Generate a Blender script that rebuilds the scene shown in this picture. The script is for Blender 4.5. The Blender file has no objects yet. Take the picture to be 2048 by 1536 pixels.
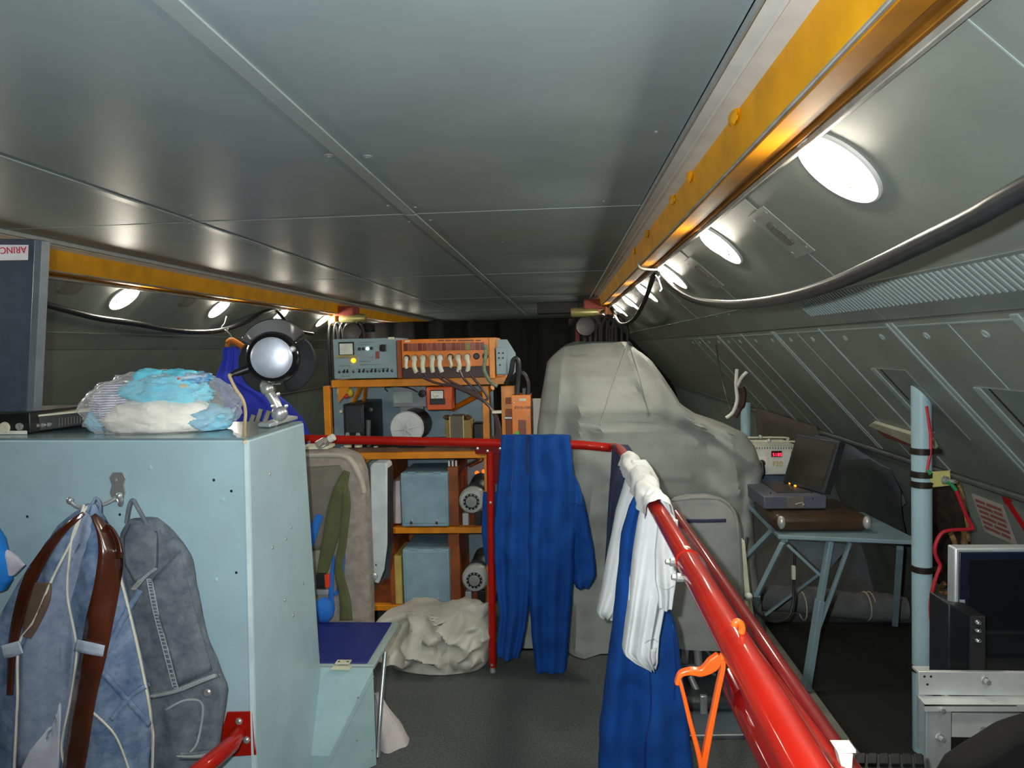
import bpy, math, random
from mathutils import Vector, Matrix, noise
random.seed(7)
R = math.radians
# ------------------------------------------------------------------ camera
F = 1400.0
EYE = 1.55
SC = bpy.context.scene
COL = SC.collection
_d = Vector(((1124-1024)/F, (694-768)/F, 1.0)).normalized()
_u = Vector((-0.02, -1.0, 0.0))
_z = (_u-_d*_u.dot(_d)).normalized()
_x = _d.cross(_z)
CAMPOS = Vector((0, 0, EYE))
def c2w(v): return Vector((_x.dot(v), _d.dot(v), _z.dot(v)))
cam_data = bpy.data.cameras.new('camera')
cam = bpy.data.objects.new('camera', cam_data); COL.objects.link(cam)
rt, dn, fw = c2w(Vector((1, 0, 0))), c2w(Vector((0, 1, 0))), c2w(Vector((0, 0, 1)))
mw = Matrix.Identity(4)
for i in range(3):
    mw[i][0] = rt[i]; mw[i][1] = -dn[i]; mw[i][2] = -fw[i]; mw[i][3] = CAMPOS[i]
cam.matrix_world = mw
cam_data.sensor_width = 36.0
cam_data.lens = F/2048*36.0
cam_data.clip_start = 0.02
SC.camera = cam
# ------------------------------------------------------------------ world, exposure
w = bpy.data.worlds.new('cabin_air'); SC.world = w; w.use_nodes = True
w.node_tree.nodes['Background'].inputs[0].default_value = (0.75, 0.85, 0.9, 1)
w.node_tree.nodes['Background'].inputs[1].default_value = 0.02
SC.view_settings.view_transform = 'Standard'
try: SC.view_settings.look = 'None'
except Exception: pass
SC.view_settings.gamma = 1.0
SC.view_settings.use_curve_mapping = False
SC.view_settings.exposure = 0.0
cy = SC.cycles
cy.use_denoising = True
cy.max_bounces = 6; cy.diffuse_bounces = 3; cy.glossy_bounces = 2
cy.transparent_max_bounces = 8; cy.transmission_bounces = 4
cy.sample_clamp_indirect = 4.0
LAMP_BULB = 115.0
LAMP_DISH = 30.0
# the camera's own flash, left of and above the lens
fl_d = bpy.data.lights.new('camera_flash', 'SPOT'); fl_d.energy = 150.0; fl_d.spot_size = math.radians(136); fl_d.spot_blend = 1.0; fl_d.shadow_soft_size = 0.015
fl_d.color = (0.93, 0.98, 1.0)
fl_o = bpy.data.objects.new('camera_flash', fl_d); COL.objects.link(fl_o)
fl_o.location = CAMPOS - rt*0.07 - dn*0.05 + fw*0.02
fl_o.rotation_euler = (fw - dn*0.12).to_track_quat('-Z', 'Y').to_euler()

# ------------------------------------------------------------------ placing helpers
def ray(px, py): return c2w(Vector(((px-1024)/F, (py-768)/F, 1.0)))
def at(px, py, Y=None, X=None, Z=None):
    r = ray(px, py)
    if Y is not None: t = Y/r.y
    elif X is not None: t = X/r.x
    else: t = (Z-EYE)/r.z
    return CAMPOS+r*t
def atp(px, py, p, n):
    r = ray(px, py)
    return CAMPOS+r*((Vector(p)-CAMPOS).dot(n)/r.dot(n))

# ------------------------------------------------------------------ materials
def lin(c):
    out = []
    for v in c:
        v = v/255.0
        out.append(v/12.92 if v <= 0.04045 else ((v+0.055)/1.055)**2.4)
    return out
MATS = {}
def mat(name, rgb, rough=0.5, metal=0.0, var=0.06, scale=12.0, bump=0.0, bscale=120.0, coat=0.0,
        emis=None, estr=0.0, rgb2=None, aniso=None, spec=0.5, trans=0.0, alpha=1.0, sheen=0.0, stretch=None):
    if name in MATS: return MATS[name]
    m = bpy.data.materials.new(name); m.use_nodes = True
    nt = m.node_tree; b = nt.nodes['Principled BSDF']
    c = lin(rgb)
    b.inputs['Roughness'].default_value = rough
    b.inputs['Metallic'].default_value = metal
    b.inputs['Specular IOR Level'].default_value = spec
    b.inputs['Coat Weight'].default_value = coat
    b.inputs['Coat Roughness'].default_value = 0.08
    b.inputs['Sheen Weight'].default_value = sheen
    b.inputs['Transmission Weight'].default_value = trans
    b.inputs['Alpha'].default_value = alpha
    tc = nt.nodes.new('ShaderNodeTexCoord')
    src = tc.outputs['Object']
    if stretch:
        mp = nt.nodes.new('ShaderNodeMapping'); mp.inputs['Scale'].default_value = stretch
        nt.links.new(src, mp.inputs['Vector']); src = mp.outputs['Vector']
    if var > 0 or rgb2:
        n = nt.nodes.new('ShaderNodeTexNoise'); n.inputs['Scale'].default_value = scale
        n.inputs['Detail'].default_value = 5.0
        nt.links.new(src, n.inputs['Vector'])
        rp = nt.nodes.new('ShaderNodeValToRGB')
        c2 = lin(rgb2) if rgb2 else [min(1, v*(1+var*2)) for v in c]
        c1 = c if rgb2 else [v*(1-var*2) for v in c]
        rp.color_ramp.elements[0].position = 0.35; rp.color_ramp.elements[1].position = 0.65
        rp.color_ramp.elements[0].color = (*c1, 1); rp.color_ramp.elements[1].color = (*c2, 1)
        nt.links.new(n.outputs['Fac'], rp.inputs['Fac'])
        nt.links.new(rp.outputs['Color'], b.inputs['Base Color'])
    else:
        b.inputs['Base Color'].default_value = (*c, 1)
    if bump > 0:
        n2 = nt.nodes.new('ShaderNodeTexNoise'); n2.inputs['Scale'].default_value = bscale
        n2.inputs['Detail'].default_value = 3.0
        nt.links.new(src, n2.inputs['Vector'])
        bp = nt.nodes.new('ShaderNodeBump'); bp.inputs['Strength'].default_value = bump
        bp.inputs['Distance'].default_value = 0.01
        nt.links.new(n2.outputs['Fac'], bp.inputs['Height'])
        nt.links.new(bp.outputs['Normal'], b.inputs['Normal'])
    if emis:
        b.inputs['Emission Color'].default_value = (*lin(emis), 1)
        b.inputs['Emission Strength'].default_value = estr
    MATS[name] = m
    return m

def m_denim(name, rgb, rgb2, wear=8.0):
    if name in MATS: return MATS[name]
    m = mat(name, rgb, rough=0.95, rgb2=rgb2, scale=wear*2.2, spec=0.1)
    m.node_tree.nodes['Noise Texture'].inputs['Detail'].default_value = 12.0
    m.node_tree.nodes['Noise Texture'].inputs['Roughness'].default_value = 0.72
    nt = m.node_tree; b = nt.nodes['Principled BSDF']
    tc = nt.nodes.new('ShaderNodeTexCoord')
    wv = nt.nodes.new('ShaderNodeTexWave'); wv.inputs['Scale'].default_value = 260.0
    wv.bands_direction = 'DIAGONAL'; wv.inputs['Distortion'].default_value = 2.0
    nt.links.new(tc.outputs['Object'], wv.inputs['Vector'])
    bp = nt.nodes.new('ShaderNodeBump'); bp.inputs['Strength'].default_value = 0.4; bp.inputs['Distance'].default_value = 0.002
    nt.links.new(wv.outputs['Fac'], bp.inputs['Height'])
    nt.links.new(bp.outputs['Normal'], b.inputs['Normal'])
    return m

def m_plastic_film(name, tint=(235, 240, 245), opac=0.22):
    m = bpy.data.materials.new(name); m.use_nodes = True; nt = m.node_tree
    b = nt.nodes['Principled BSDF']; out = nt.nodes['Material Output']
    b.inputs['Base Color'].default_value = (*lin(tint), 1); b.inputs['Roughness'].default_value = 0.10
    b.inputs['Specular IOR Level'].default_value = 0.8
    tr = nt.nodes.new('ShaderNodeBsdfTransparent'); tr.inputs[0].default_value = (0.99, 0.995, 1, 1)
    fr = nt.nodes.new('ShaderNodeLayerWeight'); fr.inputs[0].default_value = 0.25
    ad = nt.nodes.new('ShaderNodeMath'); ad.operation = 'MULTIPLY_ADD'; ad.use_clamp = True; ad.inputs[1].default_value = 0.45; ad.inputs[2].default_value = opac
    nt.links.new(fr.outputs['Facing'], ad.inputs[0])
    tcx = nt.nodes.new('ShaderNodeTexCoord')
    nz = nt.nodes.new('ShaderNodeTexNoise'); nz.inputs['Scale'].default_value = 45.0; nz.inputs['Detail'].default_value = 4.0
    nt.links.new(tcx.outputs['Object'], nz.inputs['Vector'])
    bp = nt.nodes.new('ShaderNodeBump'); bp.inputs['Strength'].default_value = 0.7; bp.inputs['Distance'].default_value = 0.02
    nt.links.new(nz.outputs['Fac'], bp.inputs['Height']); nt.links.new(bp.outputs['Normal'], b.inputs['Normal'])
    mx = nt.nodes.new('ShaderNodeMixShader')
    nt.links.new(ad.outputs[0], mx.inputs[0]); nt.links.new(tr.outputs[0], mx.inputs[1]); nt.links.new(b.outputs[0], mx.inputs[2])
    nt.links.new(mx.outputs[0], out.inputs['Surface'])
    MATS[name] = m
    return m

# ------------------------------------------------------------------ mesh builder
class MB:
    def __init__(s): s.v = []; s.f = []
    def add(s, vs, fs):
        o = len(s.v); s.v += [Vector(p) for p in vs]
        s.f += [tuple(i+o for i in f) for f in fs]; return s
    def box(s, c, d, rot=None):
        c = Vector(c); h = [v/2 for v in d]
        vs = [Vector((x*h[0], y*h[1], z*h[2])) for z in (-1, 1) for y in (-1, 1) for x in (-1, 1)]
        if rot is not None: vs = [rot @ v for v in vs]
        return s.add([c+v for v in vs], [(0, 2, 3, 1), (4, 5, 7, 6), (0, 1, 5, 4), (2, 6, 7, 3), (0, 4, 6, 2), (1, 3, 7, 5)])
    def slab(s, quad, off):
        off = Vector(off); q = [Vector(p) for p in quad]; n = len(q)
        vs = q+[p+off for p in q]
        fs = [tuple(range(n-1, -1, -1)), tuple(range(n, 2*n))]+[(i, (i+1) % n, n+(i+1) % n, n+i) for i in range(n)]
        return s.add(vs, fs)
    def fbox(s, x0, y0, x1, y1, Y, dep):
        """box with a front face at distance Y between two picture corners"""
        a = at(x0, y0, Y); b = at(x1, y1, Y)
        c = at((x0+x1)/2, (y0+y1)/2, Y)
        w_ = abs((at(x1, (y0+y1)/2, Y)-at(x0, (y0+y1)/2, Y)).x)
        h_ = abs((at((x0+x1)/2, y1, Y)-at((x0+x1)/2, y0, Y)).z)
        return s.box((c.x, Y+dep/2, c.z), (w_, dep, h_))
    def tube(s, pts, r, n=10, caps=True, closed=False):
        pts = [Vector(p) for p in pts]; m = len(pts)
        rr = r if isinstance(r, (list, tuple)) else [r]*m
        vs = []; up = None
        for i, p in enumerate(pts):
            if closed: t = (pts[(i+1) % m]-pts[i-1])
            else: t = pts[min(i+1, m-1)]-pts[max(i-1, 0)]
            if t.length < 1e-9: t = Vector((0, 0, 1))
            t.normalize()
            if up is None:
                up = Vector((0, 0, 1)) if abs(t.z) < 0.9 else Vector((1, 0, 0))
            up = (up-t*up.dot(t))
            if up.length < 1e-6: up = Vector((1, 0, 0))-t*t.x
            up.normalize(); sd = t.cross(up)
            for k in range(n):
                a = 2*math.pi*k/n
                vs.append(p+(up*math.cos(a)+sd*math.sin(a))*rr[i])
        fs = []
        for i in range(m if closed else m-1):
            j = (i+1) % m
            for k in range(n):
                fs.append((i*n+k, i*n+(k+1) % n, j*n+(k+1) % n, j*n+k))
        if caps and not closed:
            fs.append(tuple(range(n-1, -1, -1))); fs.append(tuple((m-1)*n+k for k in range(n)))
        return s.add(vs, fs)
    def cyl(s, p0, p1, r0, r1=None, n=20): return s.tube([p0, p1], [r0, r0 if r1 is None else r1], n)
    def lathe(s, o, ax, prof, n=28):
        o = Vector(o); ax = Vector(ax).normalized()
        e1 = ax.orthogonal().normalized(); e2 = ax.cross(e1); vs = []
        for (r, t) in prof:
            for k in range(n):
                a = 2*math.pi*k/n
                vs.append(o+ax*t+(e1*math.cos(a)+e2*math.sin(a))*max(r, 1e-5))
        fs = []
        for i in range(len(prof)-1):
            for k in range(n):
                fs.append((i*n+k, i*n+(k+1) % n, (i+1)*n+(k+1) % n, (i+1)*n+k))
        fs.append(tuple(range(n-1, -1, -1))); fs.append(tuple((len(prof)-1)*n+k for k in range(n)))
        return s.add(vs, fs)
    def sphere(s, c, rad, nu=20, nv=12, fn=None):
        c = Vector(c); r = Vector(rad) if not isinstance(rad, (int, float)) else Vector((rad,)*3); vs = []
        for j in range(nv+1):
            th = math.pi*j/nv
            for i in range(nu):
                ph = 2*math.pi*i/nu
                d = Vector((math.sin(th)*math.cos(ph), math.sin(th)*math.sin(ph), math.cos(th)))
                k = fn(d) if fn else 1.0
                vs.append(c+Vector((d.x*r.x, d.y*r.y, d.z*r.z))*k)
        fs = []
        for j in range(nv):
            for i in range(nu):
                a = j*nu+i; b_ = j*nu+(i+1) % nu
                if j == 0: fs.append((a, (j+1)*nu+i, (j+1)*nu+(i+1) % nu))
                elif j == nv-1: fs.append((a, (j+1)*nu+i, b_))
                else: fs.append((a, (j+1)*nu+i, (j+1)*nu+(i+1) % nu, b_))
        return s.add(vs, fs)
    def grid(s, fn, nu, nv, cu=False):
        vs = [fn(i/(nu if cu else nu-1), j/(nv-1)) for j in range(nv) for i in range(nu)]
        fs = []
        for j in range(nv-1):
            for i in range(nu if cu else nu-1):
                i2 = (i+1) % nu
                fs.append((j*nu+i, j*nu+i2, (j+1)*nu+i2, (j+1)*nu+i))
        return s.add(vs, fs)
    def build(s, name, m, parent=None, smooth=35, bevel=0, seg=2, solid=0, sub=0, label=None):
        me = bpy.data.meshes.new(name)
        off = Vector(parent['_o']) if parent is not None and '_o' in parent else Vector((0, 0, 0))
        if parent is None:
            if s.v:
                lo = [min(p[i] for p in s.v) for i in range(3)]; hi = [max(p[i] for p in s.v) for i in range(3)]
                off = Vector(((lo[0]+hi[0])/2, (lo[1]+hi[1])/2, lo[2]))
        me.from_pydata([tuple(p-off) for p in s.v], [], s.f)
        me.validate(); me.update()
        o = bpy.data.objects.new(name, me); COL.objects.link(o)
        me.materials.append(m)
        if smooth:
            me.polygons.foreach_set('use_smooth', [True]*len(me.polygons))
            try: me.set_sharp_from_angle(angle=R(smooth))
            except Exception: pass
        if parent is None: o.location = off
        else: o.parent = parent
        o['_o'] = list(off)
        if bevel:
            b = o.modifiers.new('bevel', 'BEVEL'); b.width = bevel; b.segments = seg; b.limit_method = 'ANGLE'; b.angle_limit = R(40)
            b.harden_normals = False
        if solid:
            sd = o.modifiers.new('thick', 'SOLIDIFY'); sd.thickness = solid; sd.offset = 0
        if sub:
            sb = o.modifiers.new('sub', 'SUBSURF'); sb.levels = sub; sb.render_levels = sub
        if label: o['label'] = label
        return o
def tag(o, label, cat, group=None):
    o['label'] = label; o['category'] = cat
    if group: o['group'] = group
    return o
def thing(name, label, cat, loc, group=None):
    o = bpy.data.objects.new(name, None); COL.objects.link(o)
    o.location = loc; o['_o'] = list(loc); o.empty_display_size = 0.05
    return tag(o, label, cat, group)
def struct(o): o['kind'] = 'structure'; return o
def smoothpath(pts, per=8):
    pts = [Vector(p) for p in pts]; out = []; n = len(pts)
    for i in range(n-1):
        p0 = pts[max(i-1, 0)]; p1 = pts[i]; p2 = pts[i+1]; p3 = pts[min(i+2, n-1)]
        for k in range(per):
            t = k/per; t2 = t*t; t3 = t2*t
            out.append(0.5*((2*p1)+(p2-p0)*t+(2*p0-5*p1+4*p2-p3)*t2+(3*p1-p0-3*p2+p3)*t3))
    out.append(pts[-1]); return out
def ppath(pts, Y=None, per=6):
    return smoothpath([at(p[0], p[1], p[2] if len(p) > 2 else Y) for p in pts], per)
def ptube(pts, r, Y=None, per=6, n=8): return MB().tube(ppath(pts, Y, per), r, n)
def lerprows(rows, v):
    ys = [r[0] for r in rows]; y = ys[0]+(ys[-1]-ys[0])*v
    for i in range(len(rows)-1):
        if y <= rows[i+1][0] or i == len(rows)-2:
            a, b = rows[i], rows[i+1]
            t = (y-a[0])/max(1e-6, b[0]-a[0]); t = max(0, min(1, t))
            return [a[k]+(b[k]-a[k])*t for k in range(len(a))]
def loft(mb, rows, Y, thick, nf=3.0, amp=0.012, seed=0, n=72, nr=44, sq=0.7, rnoise=0.0, ns=9.0, top=0.35, lean=0.0):
    """hanging cloth body: closed loops between the left and right picture edges of each row"""
    rows = [list(r) if len(r) > 3 else [*r, Y] for r in rows]
    rnd = random.Random(seed); ph = [rnd.uniform(0, 6.28) for _ in range(6)]
    loops = []
    for j in range(nr):
        v = j/(nr-1); y, xl, xr, yy = lerprows(rows, v)
        A = at(xl, y, yy); B = at(xr, y, yy); C = (A+B)/2; H = (B-A)/2
        wd = (B-A).length; k = top+(1-top)*min(1, v*1.6)
        th = min(thick, wd*0.9)*(0.55+0.45*min(1, v*5))
        L = []
        for i in range(n):
            a = 2*math.pi*i/n; ca, sa = math.cos(a), math.sin(a)
            sx = math.copysign(abs(ca)**sq, ca); dy = math.copysign(abs(sa)**sq, sa)
            fold = math.sin(nf*sx*3.1+ph[0]+0.9*math.sin(2.2*v+ph[1]))+0.55*math.sin(nf*1.9*sx+ph[2]+1.5*v)+0.4*math.sin(nf*3.3*sx+ph[4]-2*v)
            fold *= amp*k*(1-abs(sx)**6)
            p = C+H*sx
            nn = 0.0
            if rnoise:
                q = Vector((p.x*ns, p.y*ns+seed*3.1+(5 if sa > 0 else 0), p.z*ns*0.8))
                nn = (noise.noise(q)+0.5*noise.noise(q*2.3))*rnoise
            yo = th/2*dy+fold*(1 if dy < 0 else -1)*-1*abs(dy)**0.3+nn*abs(sa)
            L.append(Vector((p.x+nn*0.3, p.y+yo+lean*v, p.z)))
        loops.append(L)
    vs = [p for L in loops for p in L]; fs = []
    for j in range(nr-1):
        for i in range(n):
            fs.append((j*n+i, (j+1)*n+i, (j+1)*n+(i+1) % n, j*n+(i+1) % n))
    fs.append(tuple(range(n))); fs.append(tuple((nr-1)*n+i for i in range(n-1, -1, -1)))
    mb.add(vs, fs); return mb
def heap(mb, c, rx, ry, h, seed, nu=120, nv=54):
    c = Vector(c)
    def fn(u, v):
        a = 2*math.pi*u; q = Vector((math.cos(a)*1.1+seed*7.1, math.sin(a)*1.1, 0.3))
        rim = 1+0.30*noise.noise(q*1.7)+0.12*noise.noise(q*4)
        r = v*rim; x = math.cos(a)*r; y = math.sin(a)*r
        p = Vector((x*1.5+y*.7+seed*3.3, y*1.3-x*.4, seed*1.7))
        rid = 0.5-abs(noise.noise(p)); rid2 = 0.5-abs(noise.noise(p*2.3+Vector((9, 2, 1)))); rid3 = 0.5-abs(noise.noise(p*4.6+Vector((3, 7, 1))))
        env = (1-v**3.2)
        z = env*(0.55+0.62*rid+0.30*rid2+0.12*rid3)
        return Vector((c.x+x*rx+.03*noise.noise(p*2), c.y+y*ry, c.z+max(0.004, z*h)))
    mb.grid(fn, nu, nv, True); return mb
def text(body, size, m, parent, loc, xdir, ydir, name='lettering', ext=0.0008, align='LEFT'):
    cu = bpy.data.curves.new('t', 'FONT'); cu.body = body; cu.size = size; cu.extrude = ext; cu.align_x = align
    ob = bpy.data.objects.new('t', cu); COL.objects.link(ob)
    me = bpy.data.meshes.new_from_object(ob)
    bpy.data.objects.remove(ob)
    X = Vector(xdir).normalized(); Yv = Vector(ydir).normalized(); N = X.cross(Yv)
    loc = Vector(loc); off = Vector(parent['_o'])
    for v in me.vertices:
        v.co = loc+X*v.co.x+Yv*v.co.y+N*v.co.z-off
    o = bpy.data.objects.new(name, me); COL.objects.link(o); me.materials.clear(); me.materials.append(m)
    o.parent = parent; return o
def copytree(o, delta, label=None):
    c = o.copy(); COL.objects.link(c); c.location = o.location+Vector(delta)
    if label: c['label'] = label
    def rec(s, d):
        for ch in s.children:
            k = ch.copy(); COL.objects.link(k); k.parent = d; rec(ch, k)
    rec(o, c); return c

# ------------------------------------------------------------------ common materials
M_CEIL = mat('ceiling_paint', (146, 160, 162), rough=0.44, var=0.03, scale=3, bump=0.03, bscale=14, spec=0.6)
M_CSTRIP = mat('ceiling_strip_paint', (158, 170, 170), rough=0.35, var=0.02)
M_WALL = mat('wall_paint', (132, 140, 132), rough=0.45, var=0.04, scale=4, bump=0.05, bscale=30)
M_WALLLOW = mat('lower_wall_paint', (124, 134, 130), rough=0.45, var=0.05, scale=5)
M_RIB = mat('rib_paint', (158, 174, 172), rough=0.4, var=0.03)
M_YELLOW = mat('yellow_varnish', (232, 164, 6), rough=0.5, var=0.07, scale=6, spec=0.25)
M_YELLOWF = mat('dimmed_flange_varnish', (170, 112, 14), rough=0.65, var=0.08, scale=6, spec=0.12)  # beam yellow darkened in the colour to hold down lamp glare underneath
M_YELLOWD = mat('dimmed_amber_varnish', (128, 84, 26), rough=0.65, var=0.1, scale=7, spec=0.15)  # browner, darker beam yellow, toned down against glare on the flange lip
M_WHITESTRIP = mat('sealing_plate_paint', (222, 222, 216), rough=0.4, var=0.04, scale=8)
M_DARK = mat('dark_gap', (28, 29, 30), rough=0.8, var=0.1)
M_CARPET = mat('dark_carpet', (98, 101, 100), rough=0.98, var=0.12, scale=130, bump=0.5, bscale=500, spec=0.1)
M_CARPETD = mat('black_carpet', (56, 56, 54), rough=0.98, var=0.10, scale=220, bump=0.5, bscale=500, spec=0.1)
M_FLEDGE = mat('floor_edge_paint', (150, 150, 142), rough=0.6, var=0.1, scale=9)
M_STEEL = mat('steel', (186, 188, 186), rough=0.32, metal=0.6, var=0.05)
M_ALU = mat('aluminium', (186, 192, 192), rough=0.4, metal=0.5, var=0.05)
M_BLACK = mat('black_plastic', (22, 23, 25), rough=0.42, var=0.08)
M_RUBBER = mat('black_rubber', (40, 41, 42), rough=0.42, var=0.1, scale=20)
M_RED = mat('red_enamel', (166, 22, 6), rough=0.5, var=0.05, scale=5, coat=0.55, spec=0.15)
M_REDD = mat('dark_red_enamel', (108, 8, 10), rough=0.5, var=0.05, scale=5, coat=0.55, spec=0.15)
M_LBLUE = mat('pale_blue_enamel', (170, 200, 208), rough=0.4, var=0.03, scale=5, bump=0.03, bscale=60)
M_ORANGE = mat('orange_enamel', (218, 134, 20), rough=0.4, var=0.08, scale=9)
M_ORANGEB = mat('bright_orange_enamel', (222, 122, 14), rough=0.4, var=0.07, scale=9)
M_GREYBLUE = mat('grey_blue_panel', (138, 160, 164), rough=0.45, var=0.04, scale=8)
M_BOXBLUE = mat('blue_grey_case', (132, 164, 178), rough=0.5, var=0.04, scale=14, bump=0.1, bscale=90)
M_WHITE = mat('white_plastic', (222, 222, 212), rough=0.4, var=0.04)
M_CREAM = mat('cream_plastic', (206, 204, 178), rough=0.45, var=0.06)
M_TARP = mat('grey_tarpaulin', (142, 146, 140), rough=0.62, var=0.05, scale=7, bump=0.12, bscale=26)
M_CANVAS = mat('pale_canvas', (196, 194, 182), rough=0.8, var=0.05, scale=9, bump=0.1, bscale=300)
M_OVERALL = mat('royal_blue_cotton', (22, 72, 146), rough=0.9, var=0.07, scale=10, bump=0.15, bscale=220, spec=0.2)
M_NAVY = mat('navy_cloth', (46, 52, 78), rough=0.9, var=0.08)
M_SHIRT = mat('white_cotton', (228, 230, 230), rough=0.85, var=0.02, bump=0.1, bscale=200)
M_SEAT = mat('seat_fabric', (146, 138, 128), rough=0.9, var=0.08, scale=30, bump=0.3, bscale=260)
M_CABLE = M_RUBBER
M_BULB = mat('lamp_bulb_glow', (255, 252, 240), emis=(255, 247, 226), estr=LAMP_BULB, var=0)
M_DISH = mat('lamp_dish_glow', (255, 252, 240), emis=(255, 250, 234), estr=LAMP_DISH, var=0)

# ------------------------------------------------------------------ the cabin shell
Y0, Y1 = -3.2, 15.0
CX = -1.187                     # cabin centre line
ZC = 2.20                       # ceiling height
PR = [(0.595, 2.046), (1.072, 1.611), (1.622, 0.989)]   # right wall creases (x, z)
def mir(x): return 2*CX-x
S1, S2 = -0.705, -1.787         # seams between ceiling panels
XE, XW = 0.379, mir(0.379)
# floor
fl = struct(MB().box((CX, (Y0+Y1)/2, -0.05), (6.6, Y1-Y0, 0.1)).build('floor', M_CARPET))
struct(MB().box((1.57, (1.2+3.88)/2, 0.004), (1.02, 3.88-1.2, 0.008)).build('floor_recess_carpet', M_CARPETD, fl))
struct(MB().box((1.03, (0.9+4.1)/2, 0.009), (0.085, 3.2, 0.018)).build('floor_edge_strip', M_FLEDGE, fl))
# ceiling with panels
ce = struct(MB().box((CX, (Y0+Y1)/2, ZC+0.06), (XE-XW+0.5, Y1-Y0, 0.06)).build('ceiling', M_DARK))
ysm = [Y0, 0.55, 3.33, 6.12, 8.9, 11.7, Y1]
for (xa, xb) in ((S1+0.006, XE), (S2+0.006, S1-0.006), (XW, S2-0.006)):
    for ya, yb in zip(ysm[:-1], ysm[1:]):
        MB().box(((xa+xb)/2, (ya+yb)/2, ZC+0.016), (xb-xa, yb-ya-0.006, 0.032)).build('ceiling_panel', M_CEIL, ce, bevel=0.003)
for xs in (S1, S2):
    for ya, yb in zip(ysm[:-1], ysm[1:]):
        MB().box((xs, (ya+yb)/2, ZC-0.002), (0.05, yb-ya-0.012, 0.006)).build('seam_strip', M_CSTRIP, ce, bevel=0.002)
for ys in ysm[1:-1]:
    for (xa, xb) in ((S1+0.03, XE), (S2+0.03, S1-0.03), (XW, S2-0.03)):
        MB().box(((xa+xb)/2, ys, ZC-0.0005), (xb-xa, 0.008, 0.003)).build('cross_seam', M_RIB, ce)
scr = None
for (x, y, r) in [(S1-0.05, 2.30, .017), (S1+0.07, 2.33, .017), (S1-0.06, 3.12, .008), (S1+0.05, 3.18, .008), (S1-0.05, 3.52, .008), (S1+0.06, 3.5, .008), (S2+0.09, 3.15, .008),
                  (S2-0.08, 3.5, .008), (-1.75, 1.35, .009), (-1.3, 1.5, .006), (0.2, 3.2, .006), (0.3, 2.2, .006), (-.35, 4.3, .008)]:
    MB().lathe((x, y, ZC+0.001), (0, 0, -1), [(r, 0), (r, .002), (r*.75, .004), (r*.3, .0045), (r*.25, .003), (.0001, .003)], 16).build('fastener', M_ALU, ce)
# end walls
struct(MB().box((CX, Y1+0.05, 1.1), (6.8, 0.1, 2.4)).build('wall_back', mat('far_bulkhead', (52, 56, 54), rough=0.7)))
struct(MB().box((CX, Y0-0.05, 1.1), (6.8, 0.1, 2.4)).build('wall_front', M_WALL))
# ------------------------------------------------------------------ side walls
def wq(P, Q, ya, yb, side, a=0.0, b=1.0, up=0.0):
    """quad on the wall between creases P and Q; up lifts it into the cabin"""
    P = Vector((P[0], 0, P[1])); Q = Vector((Q[0], 0, Q[1])); d = (Q-P)
    nrm = Vector((-abs(d.z), 0, -abs(d.x))).normalized()
    A = P+d*a+nrm*up; B = P+d*b+nrm*up
    out = [Vector((A.x, ya, A.z)), Vector((A.x, yb, A.z)), Vector((B.x, yb, B.z)), Vector((B.x, ya, B.z))]
    if side < 0: out = [Vector((mir(p.x), p.y, p.z)) for p in out]; nrm = Vector((-nrm.x, 0, nrm.z))
    return out, nrm
PT = (0.50, 2.13)
PLOW = [(1.64, 0.965), (1.97, 0.0)]
STEP = 1.28
YR = [-2.72+STEP*i for i in range(14)]          # seams of the wall panels: ... 2.40, 3.68 ...
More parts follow.
